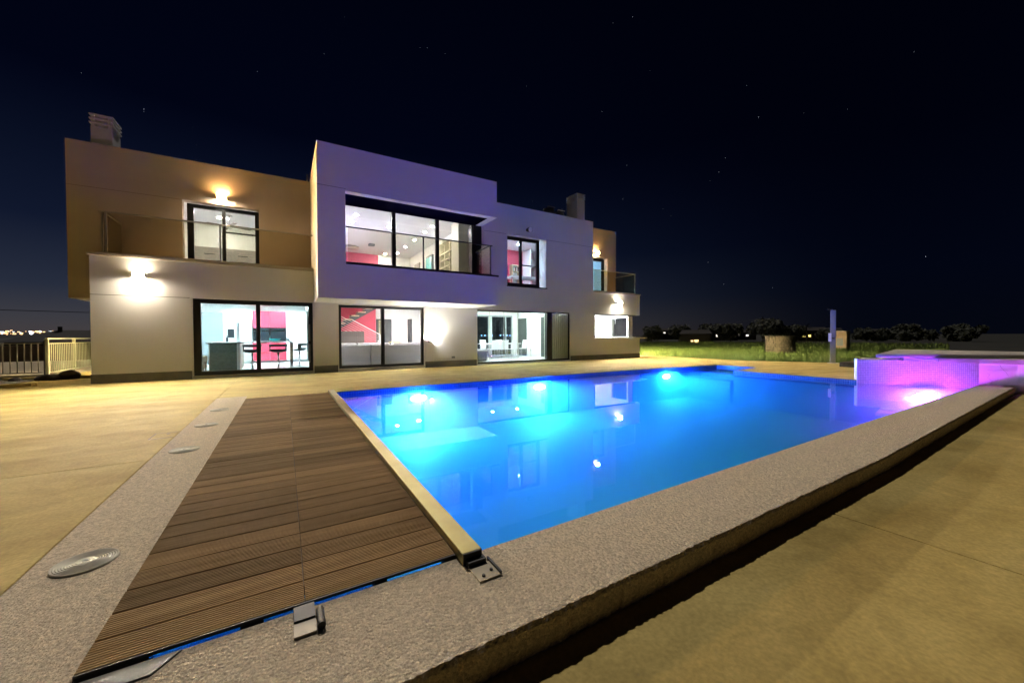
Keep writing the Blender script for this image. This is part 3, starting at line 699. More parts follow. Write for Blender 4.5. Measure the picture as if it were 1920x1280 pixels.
put('body', MB().box(6.95, 7.62, 14.82, 15.5, .10, .52), greyfab, t, bevel=.05)
put('cushion', MB().box(6.93, 7.64, 14.80, 15.52, .52, .60), fabricw, t, bevel=.03)
gl = None
for k, px in enumerate((10.9, 11.15, 11.42, 11.68, 12.3, 12.55, 12.8, 13.05)):  # globes on posts added close by to stand in for distant horizon lights
    if gl is None:
        gl = thing('town_light_standin', 'small blue globe on an added post, standing in for a distant town light behind the dining room window', 'town light stand-in', (0, 0, 0), 'row of blue stand-ins for distant town lights')
        put('post', MB().ring((0, 0, -.22), (0, 0, 1.19), .015, .015, 6), black, gl, local=True)
        put('globe', MB().lathe([(.01, -.03), (.03, 0), (.01, .03)], (0, 0, 1.22), 10), bluedot, gl, local=True)
        gl.location = (px, 22, 0)
    else: dup(gl, (px, 22, 0))

# upstairs hall
put('room_wall', MB().box(1.10, 4.83, 23.40, 23.50, 3.36, 6.0), pinkw, house)
put('room_wall', MB().box(6.72, 6.78, 17.95, 23.4, 3.36, 6.0), whitewall, house)
bs = thing('bookcase', 'tall cream built-in bookcase along the side wall behind balcony glass', 'bookcase', (6.5, 16.7, 3.36))
creamp = mat('cream_lacquer', (.66, .63, .50), .5)
put('back', MB().box(6.66, 6.70, 15.4, 17.8, 3.36, 5.55), creamp, bs)
for y in (15.4, 16.0, 16.6, 17.2, 17.77): put('upright', MB().box(6.36, 6.66, y, y+.06, 3.36, 5.55), creamp, bs)
for z in (3.4, 3.72, 4.04, 4.36, 4.68, 5.0, 5.5): put('shelf', MB().box(6.38, 6.66, 15.46, 17.77, z, z+.04), creamp, bs)
put('end_panel', MB().box(6.2, 6.70, 14.6, 15.39, 3.36, 5.98), creamp, bs)
for y in (16.06, 16.66): put('dark_backing', MB().box(6.64, 6.658, y, y+.54, 4.41, 4.66), slatw, bs)
tq = put('inner_door', MB().box(6.62, 6.72, 19.1, 20.1, 3.36, 5.45), greym, house)
put('door_glass', MB().box(6.60, 6.62, 19.2, 20.0, 3.5, 5.35), mat('turquoise_pane', (.15, .5, .55), .2), tq)
put('inner_door', MB().box(6.64, 6.72, 21.4, 22.3, 3.36, 5.4), slatw, house)
tag(put('ceiling_vent', MB().box(3.8, 4.08, 20.6, 20.9, 5.90, 5.99), greym), 'square grey ceiling vent behind the upper balcony glass', 'vent')
tag(put('ceiling_lamp', MB().lathe([(.40, 0), (.42, -.05), (.34, -.10), (.1, -.11)], (3.1, 21.9, 5.99), 28), stone, smooth=True), 'flat oval ceiling lamp near the pink wall', 'ceiling lamp')
for x, lb in ((2.05, 'cluster of small violet glass lamps at the left edge of the pink wall'),):
    t = thing('violet_pendant', lb, 'pendant lamp', (x, 18.9, 6.0))
    put('cord', MB().ring((x, 18.9, 4.6), (x, 18.9, 6.0), .006, .006, 6), black, t)
    for k, (dx, dz) in enumerate(((0, 0), (.06, -.10), (-.05, -.16), (.03, -.24))):
        put('globe', MB().lathe([(.005, -.05), (.04, -.03), (.05, 0), (.04, .03), (.005, .05)], (x+dx, 18.9, 4.62+dz), 12), violet, t)

# study
t = thing('shelf_unit', 'pale wooden shelf unit with books against the crimson wall', 'shelf unit', (10.5, 17.2, 3.36))
lw2 = mat('pale_shelf_wood', (.62, .48, .30), .5)
put('side', MB().box(10.24, 10.28, 17.0, 17.3, 3.36, 4.92), lw2, t); put('side', MB().box(10.70, 10.74, 17.0, 17.3, 3.36, 4.92), lw2, t)
for z in (3.6, 3.9, 4.2, 4.55, 4.88): put('shelf', MB().box(10.28, 10.70, 17.0, 17.3, z, z+.03), lw2, t)
put('back', MB().box(10.28, 10.70, 17.28, 17.3, 3.36, 4.88), white, t)
bcs = [mat('book_a', (.05, .05, .07), .6), mat('book_b', (.5, .5, .45), .6), mat('book_c', (.3, .08, .06), .6)]
x = 10.30; k = 0
while x < 10.66:
    wd = R.uniform(.03, .05)
    tag(put('book', MB().box(x, x+wd, 17.05, 17.25, 4.582, 4.582+R.uniform(.17, .25)), bcs[k % 3]), 'upright book on the upper board of the pale shelf unit', 'book', 'books on the shelf unit'); x += wd+.012; k += 1
t = thing('desk', 'white desk under the window of the crimson room', 'desk', (10.6, 16.3, 3.36))
put('desktop', MB().box(9.6, 11.35, 16.0, 16.9, 4.12, 4.17), white, t)
for a in (9.65, 11.28):
    for b in (16.05, 16.82): put('leg', MB().box(a, a+.05, b, b+.05, 3.36, 4.12), chrome, t)
put('room_wall', MB().box(11.5, 11.56, 17.2, 18.0, 3.36, 5.9), whitewall, house)
tag(put('air_conditioner', MB().box(11.6, 12.14, 17.75, 17.95, 5.0, 5.5), white, bevel=.03), 'white air conditioner high in the corner of the crimson room', 'air conditioner')

# bedroom
fan = thing('ceiling_fan', 'pale four-bladed ceiling fan in the bedroom above the terrace door', 'ceiling fan', (-1.82, 18.7, 6.0))
put('rod', MB().ring((-1.82, 18.7, 5.62), (-1.82, 18.7, 6.0), .02, .02, 8).ring((-1.82, 18.7, 5.95), (-1.82, 18.7, 6.0), .1, .12, 14), chrome, fan)
put('motor', MB().lathe([(.05, -.1), (.13, -.06), (.14, .02), (.05, .08)], (-1.82, 18.7, 5.57), 18), chrome, fan, smooth=True)
for k in range(4):
    a = rad(20+90*k); c, s = math.cos(a), math.sin(a)
    mb = MB(); mb.v = [(-1.82+c*r-s*w_, 18.7+s*r+c*w_, 5.56+zz_) for zz_ in (0, .012) for r, w_ in ((.12, -.05), (.72, -.07), (.72, .07), (.12, .05))]
    mb.f = [(3, 2, 1, 0), (4, 5, 6, 7), (0, 1, 5, 4), (1, 2, 6, 5), (2, 3, 7, 6), (3, 0, 4, 7)]
    put('blade', mb, slatw, fan)
t = thing('wardrobe_chest', 'wide grey wooden chest with dark bar handles in the bedroom', 'chest', (-1.9, 19.1, 3.36))
put('body', MB().box(-3.0, -.85, 19.02, 19.5, 3.4, 4.74), slatw, t)
for a, b in ((-2.98, -2.0), (-1.97, -.87)):
    for c, d in ((3.44, 4.05), (4.08, 4.72)):
        q = put('drawer', MB().box(a, b, 18.99, 19.02, c, d), slatw, t, bevel=.004)
        m_ = (a+b)/2
        put('handle', MB().box(m_-.17, m_+.17, 18.96, 18.975, (c+d)/2+.05, (c+d)/2+.075), black, q)
        for j in range(8): put('groove_slat', MB().box(a+.01, b-.01, 18.975, 18.99, c+.02+j*(d-c)/8, c+.02+j*(d-c)/8+.05), slatw, q)

# bar kitchen
tag(put('serving_dome', MB().lathe([(.26, 0), (.25, .08), (.19, .16), (.09, .21), (.02, .22)], (14.25, 15.4, 1.05), 24), fridge_m, smooth=True), 'grey dome lid on the worktop inside the serving hatch', 'dome lid')
put('bar_worktop', MB().box(13.1, 15.6, 15.05, 15.8, 1.0, 1.048), white, house)
put('bar_cabinet', MB().box(13.12, 15.55, 15.10, 15.8, .08, 1.0), white, house)
tag(put('pull_cord', MB().ring((15.62, 15.0, 1.82), (15.62, 15.0, 2.30), .008, .012, 8), white), 'thin white pull cord hanging before the black side window', 'cord')
tag(put('plate', MB().lathe([(.10, 0), (.16, .03), (.155, .035), (.09, .01)], (16.5, 14.5, 1.086), 20), white), 'white dish on the stone shelf outside the serving hatch', 'dish')

# ------------------------------------------------------------------ glass railings
def railing(label, y, x0, x1, z0, z1, posts, yback, side, dark=False, group='glass balcony railings'):
    t = thing('glass_railing', label, 'railing', ((x0+x1)/2, y, z0), group)
    pm = black if dark else railm
    put('handrail', MB().box(x0, x1, y-.03, y+.02, z1-.035, z1), pm, t, bevel=.004)
    for p in posts: put('post', MB().box(p-.022, p+.022, y-.02, y+.02, z0, z1-.035), pm, t)
    e = sorted([x0+.02]+list(posts)+[x1-.02]); e = [e[0]]+[q for a, q in zip(e[:-1], e[1:]) if q-a > .15]
    for a, b in zip(e[:-1], e[1:]): put('glass_panel', MB().box(a+.03, b-.03, y-.006, y+.006, z0+.03, z1-.04), railglass, t)
    put('bottom_rail', MB().box(x0, x1, y-.015, y+.015, z0+.0, z0+.028), pm, t)
    if side is not None:
        put('side_rail', MB().box(side-.022, side+.022, y+.03, yback, z1-.035, z1), pm, t)
        put('side_glass', MB().box(side-.006, side+.006, y+.04, yback, z0+.03, z1-.05), railglass, t)
railing('glass railing with bronze posts on the terrace above the kitchen', Y0, -4.10, .82, 3.395, 4.49, (-4.03, -3.96, -1.58), Y1, -4.04)
railing('black-railed glass balustrade on the projecting centre balcony', YC+.06, 1.60, 6.53, 3.40, 4.48, (3.96, 6.45), YG, 6.45, True)
railing('glass railing turning the corner of the far right terrace', Y0, 13.04, 16.03, 3.385, 4.44, (16.0,), Y1, 16.0)

# ------------------------------------------------------------------ wall lamps
def wall_lamp(label, x, y, z, m, mf, nx=0, ny=-1, w_=.22, h=.13):
    t = thing('wall_lamp', label, 'wall lamp', (x, y, z), 'up-and-down wall lamps on the house')
    def bx(a0, a1, d0, d1, z0, z1):
        if ny: return MB().box(x+a0, x+a1, y-d1, y-d0, z+z0, z+z1)
        return MB().box(x+min(nx*d0, nx*d1), x+max(nx*d0, nx*d1), y+a0, y+a1, z+z0, z+z1)
    put('mount', bx(-w_/2, w_/2, .0, .02, -h/2, h/2), white, t)
    put('cheek', bx(-w_/2-.012, -w_/2, .0, .223, -h/2, h/2), white, t); put('cheek', bx(w_/2, w_/2+.012, .0, .223, -h/2, h/2), white, t)
    put('lamp_glass', bx(-w_/2+.008, w_/2-.008, .022, .115, -h/2+.012, h/2-.012), m, t)
    put('lamp_down', bx(-w_/2+.01, w_/2-.01, .13, .20, -h/2-.006, -h/2+.002), lamp_down, t)
    put('shade', bx(-w_/2-.012, w_/2+.012, .207, .213, -h/2-.004, h/2+.006), white, t)
    put('lamp_front', bx(-w_/2+.004, w_/2-.004, .2140, .2144, -h/2+.004, h/2-.004), mf, t)
    put('lid', bx(-w_/2, w_/2, .120, .206, h/2-.008, h/2), white, t)
wall_lamp('bright box wall lamp on the white wall left of the kitchen door', -3.31, Y0, 2.856, warm_lamp, lamp_front)
wall_lamp('box wall lamp above the serving hatch', 14.67, Y0, 2.852, warm_lamp, lamp_front)
wall_lamp('box wall lamp above the terrace door on the tan wall', -1.67, Y1, 5.68, warm_lamp2, lamp_front2)
wall_lamp('box wall lamp half hidden by the white corner on the far tan wall', 14.45, Y1, 5.62, warm_lamp2, lamp_front2)
wall_lamp('box wall lamp on the side wall facing the railing', -4.28, 18.2, 1.9, warm_lamp, emis('side_lamp_front', (1, .80, .38), 420), -1, 0)
wall_lamp('box wall lamp on the side wall facing the meadow', 16.02, 16.2, 2.5, warm_lamp, emis('meadow_lamp_front', (1, .80, .42), 9000), 1, 0)
t = thing('floodlight', 'small round unlit floodlight above the right upstairs window', 'floodlight', (9.17, Y0, 5.77))
put('bracket', MB().ring((9.13, Y0, 5.80), (9.13, Y0-.12, 5.79), .035, .03, 12), black, t)
put('head', MB().ring((9.13, Y0-.10, 5.79), (9.12, Y0-.34, 5.75), .085, .12, 20), black, t)
put('lens', MB().ring((9.12, Y0-.341, 5.75), (9.12, Y0-.352, 5.748), .112, .108, 20), white, t)
t = thing('wall_uplight', 'small grey bracket uplight with a bright patch between the glass doors', 'uplight', (4.72, Y0, 1.0))
put('bracket', MB().box(4.665, 4.70, Y0-.05, Y0, .95, 1.24), greym, t)
put('body', MB().box(4.665, 4.79, Y0-.14, Y0, .95, 1.05), greym, t, bevel=.006)
put('lamp', MB().box(4.71, 4.785, Y0-.13, Y0-.03, 1.051, 1.058), emis('uplight_glass', (1, .96, .84), 850), t)
t = thing('wall_socket', 'small grey outdoor socket low on the wall between the glass doors', 'socket', (5.68, Y0, .36))
put('plate', MB().box(5.61, 5.74, Y0-.02, Y0, .33, .40), greym, t); put('cover', MB().box(5.62, 5.73, Y0-.04, Y0-.02, .335, .37), greym, t)

# ------------------------------------------------------------------ pool cover (sliding wooden deck)
cov = thing('pool_cover', 'ribbed wooden deck cover sliding over the near end of the pool', 'pool cover', (.07, 5.4, .03))
DZ = .018; PITCH_ = .1727; PW = .1635
def plank_mesh(L):
    prof = []; nr = 11; rp = PW/nr
    for k in range(nr):
        a = k*rp
        prof += [(a+.0012, -.0055), (a+.0034, 0), (a+rp-.0034, 0), (a+rp-.0012, -.0055)]
    prof += [(PW-.001, -.0135), (.001, -.0135)]
    mb = MB().extrude_x(prof, 0, L)
    me = bpy.data.meshes.new('plank'); me.from_pydata(mb.v, [], mb.f); me.validate()
    bm = bmesh.new(); bm.from_mesh(me); bmesh.ops.recalc_face_normals(bm, faces=bm.faces[:]); bm.to_mesh(me); bm.free()
    me.materials.append(woodm); return me
pmL = plank_mesh(.712); cl = cov.location
NROW = 40
for r in range(NROW):
    y = 1.918+r*PITCH_
    for x in (-.648, .0675):
        p = bpy.data.objects.new('plank', pmL); col.objects.link(p); p.parent = cov
        p.location = (x-cl.x+R.uniform(-.0008, .0008), y-cl.y, DZ-cl.z+R.uniform(-.0012, .0012))
for a in (-.60, -.3, .4, .74): put('bearer', MB().box(a, a+.035, 2.06, 8.95, -.04, .004), blackm, cov)
put('bearer', MB().box(.025, .105, 2.06, 8.95, -.04, .004), blackm, cov)
put('edge_profile', MB().box(-.648, .78, 1.909, 1.917, .003, .0165), blackm, cov)
for a, b in ((-.648, -.45), (-.17, -.09), (.02, .10), (.36, .42), (.72, .79)): put('edge_bracket', MB().box(a, b, 1.905, 1.96, -.05, .004), blackm, cov)
put('end_beam', MB().box(.785, .895, 1.82, 8.95, -.03, .062), brass, cov, bevel=.004)
put('beam_cap', MB().box(.787, .893, 1.812, 1.819, -.028, .060), blackm, cov)
br = put('roller_bracket', MB().box(.02, .10, 1.80, 1.897, -.002, .018), blackm, cov)
put('plate', MB().box(.018, .10, 1.715, 1.80, .002, .010), beigem, br)
put('roller', MB().ring((.118, 1.72, .018), (.118, 1.83, .018), .016, .016, 10), blackm, br)
br = put('end_bracket', MB().box(.80, .90, 1.775, 1.82, .002, .03), blackm, cov)
put('plate', MB().box(.80, .915, 1.645, 1.775, .002, .009), beigem, br)
put('rail_edge', MB().box(.915, .925, 1.65, 1.80, .002, .02), blackm, br)
for x, y in ((.835, 1.675), (.89, 1.70), (.875, 1.79), (.82, 1.795)): put('bolt', MB().ring((x, y, .009), (x, y, .017), .009, .008, 10), blackm, br)
tag(put('corner_plate', MB().prism([(-.655, 1.80), (-.42, 1.80), (-.35, 1.885), (-.655, 1.885)], -.001, .006), greyplate), 'grey plate at the pool corner under the wooden cover', 'plate')
# drain lids on the strip
lid = None
for k, (y, lb) in enumerate(((2.885, 'largest grooved steel pool lid, nearest to the camera'), (5.23, 'round steel pool lid beside the access hatch, second in the row'),
                             (6.55, 'round steel pool lid in the row, third from the camera'), (7.79, 'farthest round steel pool lid, at the top of the strip'))):
    if lid is None:
        lid = thing('skimmer_cover', lb, 'lid', (0, 0, 0), 'round steel lids along the deck strip')
        pr = [(.128, 0), (.126, .010)]
        for q in range(8): r_ = .122-.010*q; pr += [(r_, .0105), (r_-.004, .0072), (r_-.006, .0072), (r_-.008, .0105)]
        put('disc', MB().lathe(pr, (0, 0, 0), 48), steel, lid, local=True)
        put('hub', MB().lathe([(.036, .010), (.034, .013), (.018, .013), (.016, .0115)], (0, 0, 0), 28), steel, lid, local=True)
        put('key_hole', MB().lathe([(.013, .0118), (.012, .0135)], (0, 0, 0), 18), mat('dull_plug', (.18, .18, .17), .5), lid, local=True)
        lid.location = (-.922, y, .002)
    else: dup(lid, (-.925, y, .002), rad(40*k), lb)
t = thing('access_hatch', 'flush square hatch in the concrete beside the lids', 'hatch', (-1.25, 6.15, 0))
put('frame', MB().box(-1.385, -1.16, 5.985, 5.990, 0, .0025).box(-1.385, -1.38, 5.990, 6.30, 0, .0025).box(-1.38, -1.16, 6.295, 6.30, 0, .0025), skirt_m, t)
put('lid', MB().box(-1.378, -1.162, 5.992, 6.293, 0, .0018), conc, t)
put('finger_hole', MB().ring((-1.25, 6.22, .0015), (-1.25, 6.22, .003), .018, .018, 12), skirt_m, t)

# ------------------------------------------------------------------ spa
def pix(x, y, z):      # ground helper: where a sight line meets height z
    a = (x-960)/711.28; b = (640-y)/711.28; v = fw+r2*a+u2*b; k = (z-CAM_H)/v.z
    return Vector((v.x*k, v.y*k, z))
spa = thing('raised_spa', 'raised spa with mosaic wall and white rim at the far pool end', 'spa', (14.5, 3, 0))
A = Vector((12.95, 3.88)); Bv = Vector((14.0, 2.0)); d = (Bv-A).normalized(); nrm = Vector((-d.y, d.x))   # nrm points away from the pool
if nrm.x < 0: nrm = -nrm
def pt(s, o): v = A+d*s+nrm*o; return (v.x, v.y)
L = (Bv-A).length
put('tile_wall', MB().prism([pt(0, -.012), pt(L, -.012), pt(L, .22), pt(0, .22)], -.5, .53), mosaic_white, spa)
put('edge_trim', MB().prism([pt(-.02, -.02), pt(.0, -.02), pt(.0, .23), pt(-.02, .23)], -.5, .545), white, spa)
put('white_wall', MB().prism([pt(L, -.01), (14.12, 1.46), (14.14, .6), (14.4, .6), (14.4, 1.46), pt(L, .22)], -.15, .50), plaster, spa)
put('white_wall', MB().prism([pt(0.0, .23), (15.6, 4.05), (15.6, 3.8), pt(.2, .23)], 0, .50), plaster, spa)
def rimpt(x, y, z): v_ = pix(x, y, z); return (v_.x, v_.y)
put('upper_rim', MB().prism([rimpt(1642, 663.5, .70), rimpt(1700, 664.0, .70), rimpt(1780, 664.3, .70), rimpt(1990, 665.5, .70), (17.5, 1.2), (17.2, 4.2)], .615, .70), stone, spa, bevel=.012)
put('upper_wall', MB().prism([rimpt(1652, 662.0, .70), rimpt(1700, 662.8, .70), rimpt(1780, 663.0, .70), rimpt(1985, 664.0, .70), (17.3, 1.4), (17.0, 4.0)], 0, .615), plaster, spa)
put('rim', MB().prism([pt(L*.69, -.03), pt(L, -.03), (14.09, 1.46), (14.11, .6), (14.8, .6), (14.6, 2.2), pt(L*.69, .3)], .502, .613), stone, spa, bevel=.01)
put('spillway', MB().prism([pt(L*.40, -.02), pt(L*.69, -.02), pt(L*.69, .5), pt(L*.40, .9)], .535, .60), mat('spill_water', (.42, .50, .60), .1), spa, bevel=.02)
put('gravel_step', MB().prism([pt(0.02, .2), pt(L*.38, .2), pt(L*.40, .9), pt(.35, 1.1)], .45, .535), stone, spa)
# hairline cracks as thin raised mortar lines in the white wall
ck = MB()
def crack(pts):
    for (y0_, z0_), (y1_, z1_) in zip(pts[:-1], pts[1:]): ck.ring((14.006+(2.0-y0_)*.22-.012, y0_, z0_), (14.006+(2.0-y1_)*.22-.012, y1_, z1_), .0016, .0016, 5)
crack([(1.93, .48), (1.88, .40), (1.91, .33), (1.84, .25), (1.87, .18), (1.80, .10), (1.83, .03)])
crack([(1.92, .36), (1.78, .35), (1.66, .37), (1.58, .36)]); crack([(1.70, .49), (1.68, .42), (1.62, .33), (1.58, .24)])
put('crack', ck, skirt_m, spa)

# ------------------------------------------------------------------ outdoor shower, trough, well, utility pillar
t = thing('outdoor_shower', 'tall grey flat shower column at the patio edge', 'shower', (19.5, 6.6, 0))
M4 = Matrix.Translation((19.46, 6.63, 0)) @ Matrix.Rotation(rad(-70), 4, 'Z')
def loc_box(*a):
    mb = MB().box(*a); mb.v = [tuple(M4 @ Vector(v)) for v in mb.v]; return mb
put('column', loc_box(-.09, .09, -.03, .03, 0, 2.2), mat('shower_grey', (.20, .22, .22), .4), t, bevel=.01)
put('shower_head', loc_box(-.20, -.02, -.30, -.05, 2.2, 2.26), chrome, t)
put('hand_shower', loc_box(-.15, -.05, -.10, -.05, .90, 1.25), white, t, bevel=.015)
put('tap', loc_box(-.03, .06, -.10, -.05, 1.0, 1.08), chrome, t)
put('base_plate', loc_box(-.18, .18, -.1, .1, 0, .02), stone, t)
p = pix(1592, 688, 0)
t = thing('planter_trough', 'low dark rectangular trough at the patio edge by the spa', 'trough', tuple(p))
put('body', MB().box(p.x-.12, p.x+.9, p.y-.5, p.y+.25, 0, .17), blackm, t, bevel=.02); put('soil', MB().box(p.x-.06, p.x+.84, p.y-.44, p.y+.19, .17, .18), rockm, t)
t = thing('stone_well', 'squat round stone well standing in the meadow', 'well', (27.2, 12.0, -.2))
n = 26
for row in range(6):
    for k in range(n):
        a0 = 2*math.pi*(k+.5*(row % 2))/n; a1 = a0+2*math.pi/n*.94; r0_, r1_ = .62, .80+R.uniform(-.012, .02)
        pts = [(27.2+r_*math.cos(a), 12.0+r_*math.sin(a)) for r_, a in ((r1_, a0), (r1_, a1), (r0_, a1), (r0_, a0))]
        put('stone', MB().prism(pts, -.2+row*.21, -.2+row*.21+.2), wellstone, t)
put('core', MB().ring((27.2, 12, -.2), (27.2, 12, 1.04), .6, .6, 20), mat('well_mortar', (.12, .1, .08), .9), t)
put('lid', MB().ring((27.2, 12, 1.06), (27.2, 12, 1.12), .86, .84, 28), wellstone, t)
t = thing('utility_pillar', 'pale square utility pillar in the dark field behind the shower', 'pillar', (37.8, 12.3, -.2))
pl_m = mat('pale_block', (.42, .32, .24), .9, noise=(1.5, (.30, .22, .16), 4, (1, 1, 1)))
put('body', MB().box(37.4, 38.1, 11.9, 12.7, -.2, 1.42), pl_m, t); put('cap', MB().box(37.35, 38.15, 11.85, 12.75, 1.42, 1.47), stone, t); put('hatch', MB().box(37.38, 37.40, 12.1, 12.5, .3, .9), greym, t)

# ------------------------------------------------------------------ railing fence at the left, bed, rocks
FX = -6.63
fence = thing('railing_fence', 'cream painted metal railing beside the house corner', 'railing', (FX, 20, 0))
def post(x, y): put('post', MB().box(x-.035, x+.035, y-.035, y+.035, 0, 1.14), greencream, fence)
for y in (18.36, 20.2, 22.0): post(FX, y)
for z, h in ((1.14, .045), (.99, .03), (.05, .03)): put('rail', MB().box(FX-.025, FX+.025, 18.33, 24, z, z+h), greencream, fence)
y = 18.5
while y < 24:
    if min(abs(y-q) for q in (20.2, 22.0)) > .07: put('baluster', MB().box(FX-.009, FX+.009, y-.009, y+.009, .08, .99), greencream, fence)
    y += .125
put('gate_panel', MB().box(FX-.075, FX-.045, 18.34, 18.40, 0, 1.12), skirt_m, fence)
f2 = thing('garden_railing', 'darker metal railing with wide-set bars along the beige path', 'railing', (-8.5, 18.31, 0))
for z, h in ((1.0, .025), (.06, .025)): put('rail', MB().box(-13, FX-.08, 18.30, 18.33, z, z+h), mat('taupe_metal', (.28, .25, .20), .5), f2)
x = -6.81
while x > -13: put('bar', MB().box(x-.012, x+.012, 18.305, 18.325, .085, 1.0), mat('taupe_metal', (.28, .25, .20), .5), f2); x -= .148
tag(put('garden_wall', MB().box(-30, -6.7, 30.0, 30.3, -.2, .78), mat('brown_wall', (.10, .075, .055), .9)), 'low brown garden wall behind the dark railing', 'wall')
struct('path', MB().prism([(-40, 18.6), (-6.0, 18.6), (-6.0, 29.5), (-40, 27.5)], -.2, -.01), mat('beige_path', (.36, .30, .19), .9))
struct('kerb', MB().prism([(-9, 13.75), (-5.35, 14.05), (-5.30, 14.2), (-9, 13.95)], 0, .08), conc, bevel=.01)
struct('kerb', MB().box(-6.6, -4.30, 15.95, 16.1, 0, .09), conc, bevel=.01)
struct('planting_bed', MB().prism([(-10, 14.1), (-6.05, 14.8), (-5.95, 15.9), (-10, 18.2)], -.2, .03), rockm)
def rock(label, x, y, sx_, sy_, sz_):
    s = bmesh.new(); bmesh.ops.create_icosphere(s, subdivisions=3, radius=1); rr = random.Random(x*31+y)
    a = [Vector((rr.uniform(-1, 1), rr.uniform(-1, 1), rr.uniform(-1, 1))).normalized() for _ in range(14)]
    mb = MB(); q = [0]*len(s.verts)
    for v in s.verts:
        k = 1.0
        for n_ in a: k = min(k, .80/max(.1, v.co.dot(n_)))
        c = v.co*k; mb.v.append((x+c.x*sx_, y+c.y*sy_, .02+max(-.2, c.z)*sz_))
    mb.f = [tuple(v.index for v in f.verts) for f in s.faces]; s.free()
    tag(put('rock', mb, rockm), label, 'rock', 'rocks by the railing')
rock('long dark rock at the foot of the cream railing', -5.75, 15.9, .30, .22, .16)
rock('pointed rock leaning at the railing kerb, nearest the house corner', -5.35, 16.0, .26, .2, .24)
rock('small pale rock between the plant and the long rock', -6.25, 15.7, .16, .13, .10)
rock('flat rock lying in the bed next to the green tuft', -6.5, 15.4, .22, .16, .08)
def tuft(label, x, y, n_, h):
    mb = MB()
    for _ in range(n_):
        a = R.uniform(0, 6.28); b = R.uniform(.15, .6)*h; z = R.uniform(.5, 1)*h; w_ = .012
        px, py = x+R.uniform(-.12, .12), y+R.uniform(-.12, .12)
        dx, dy = math.cos(a), math.sin(a)
        mb.quad((px-dy*w_, py+dx*w_, .02), (px+dy*w_, py-dx*w_, .02), (px+dx*b*.5+dy*w_, py+dy*b*.5-dx*w_, z*.7), (px+dx*b*.5-dy*w_, py+dy*b*.5+dx*w_, z*.7))
        mb.quad((px+dx*b*.5-dy*w_, py+dy*b*.5+dx*w_, z*.7), (px+dx*b*.5+dy*w_, py+dy*b*.5-dx*w_, z*.7), (px+dx*b+.002, py+dy*b, z), (px+dx*b-.002, py+dy*b, z))
    tag(put('grass_tuft', mb, leafm), label, 'plant', 'plants in the bed by the railing')
tuft('bright green leafy tuft at the picture edge by the kerb', -6.75, 15.25, 150, .42)
tuft('low green tuft behind the flat rock in the bed', -6.95, 15.9, 110, .30)

# ------------------------------------------------------------------ meadow grass (ground cover)
mb = MB(); G = random.Random(3)
def meadow(nb, dmin, dmax, hmin, hmax):
    for _ in range(nb):
        a = rad(G.uniform(10, 47)); dd = dmin+(dmax-dmin)*G.random()**1.6
        x, y = math.cos(a)*dd, math.sin(a)*dd
        edge = 18.1 if y > 9.4 else 18.3+(9.4-y)*.56
        if x < edge+.05 or (x-27.2)**2+(y-12)**2 < .8 or (y > 15.2 and x < 18.2): continue
        h = G.uniform(hmin, hmax); t_ = G.uniform(0, 6.28); w_ = .010+.0006*dd; lx, ly = G.uniform(-.12, .12), G.uniform(-.12, .12)
        c, s = math.cos(t_)*w_, math.sin(t_)*w_; i = len(mb.v)
        mb.v += [(x-c, y-s, -.22), (x+c, y+s, -.22), (x+lx+.002, y+ly, -.22+h)]; mb.f.append((i, i+1, i+2))
meadow(60000, 18.5, 40, .26, .48); meadow(16000, 30, 75, .26, .45)
me = bpy.data.meshes.new('meadow_grass'); me.from_pydata(mb.v, [], mb.f); me.materials.append(grassm)
o = bpy.data.objects.new('meadow_grass', me); col.objects.link(o); o['kind'] = 'stuff'; o['label'] = 'tall green meadow grass beyond the patio'; o['category'] = 'grass'

# ------------------------------------------------------------------ trees, poles and far houses
def tree(label, px, top, D, width, seed, nleaf=3200):
    rr = random.Random(seed)
    a = (px-960)/711.28; v = fw+r2*a; v.z = 0; v.normalize(); x, y = v.x*D, v.y*D
    zt = CAM_H+(631-top)/711.28*D*math.sqrt(1/(1+a*a)); H_ = zt+.2
    width *= .70; t = thing('field_tree', label, 'tree', (x, y, -.2), 'trees along the dark field')
    put('trunk', MB().ring((x, y, -.2), (x+.1, y, H_*.35), .16, .10, 8).ring((x+.1, y, H_*.35), (x-.5, y+.2, H_*.65), .09, .04, 6).ring((x+.1, y, H_*.35), (x+.6, y-.2, H_*.62), .09, .04, 6), trunkm, t)
    cl_ = []
    for _ in range(16):
        th = rr.uniform(0, 6.28); q = rr.random()**.5*width*.42
        cl_.append((x+math.cos(th)*q, y+math.sin(th)*q, H_*rr.uniform(.22, .84), rr.uniform(.32, .50)*min(width*.55, H_*.6)))
    m_ = MB()
    for _ in range(nleaf):
        cx, cy, cz, cr = rr.choice(cl_)
        d_ = Vector((rr.gauss(0, 1), rr.gauss(0, 1), rr.gauss(0, 1))).normalized()*cr*rr.uniform(.45, 1.1)
        c = Vector((cx, cy, min(cz+d_.z, H_)-.2)); c.x += d_.x; c.y += d_.y
        u_ = Vector((rr.uniform(-1, 1), rr.uniform(-1, 1), rr.uniform(-1, 1))).normalized(); w_ = u_.orthogonal().normalized()
        s = rr.uniform(.12, .26)*(D/90)
        m_.quad(c-u_*s-w_*s*.6, c+u_*s-w_*s*.6, c+u_*s+w_*s*.6, c-u_*s+w_*s*.6)
    put('crown', m_, treeleaf, t)
tree('dark round field tree right behind the bar counter shelf', 1222, 614, 85, 5.6, 1)
tree('dark tree with a peaked crown left of the orange lit window', 1273, 609, 85, 5.0, 2)
tree('broad dark tree between the orange window and the white lights', 1329, 611, 88, 5.4, 3)
tree('dark twin-crowned tree over the white lights', 1370, 611, 88, 5.6, 4)
tree('tallest dark tree crown rising behind the stone well', 1441, 602, 90, 9.0, 5, 4600)
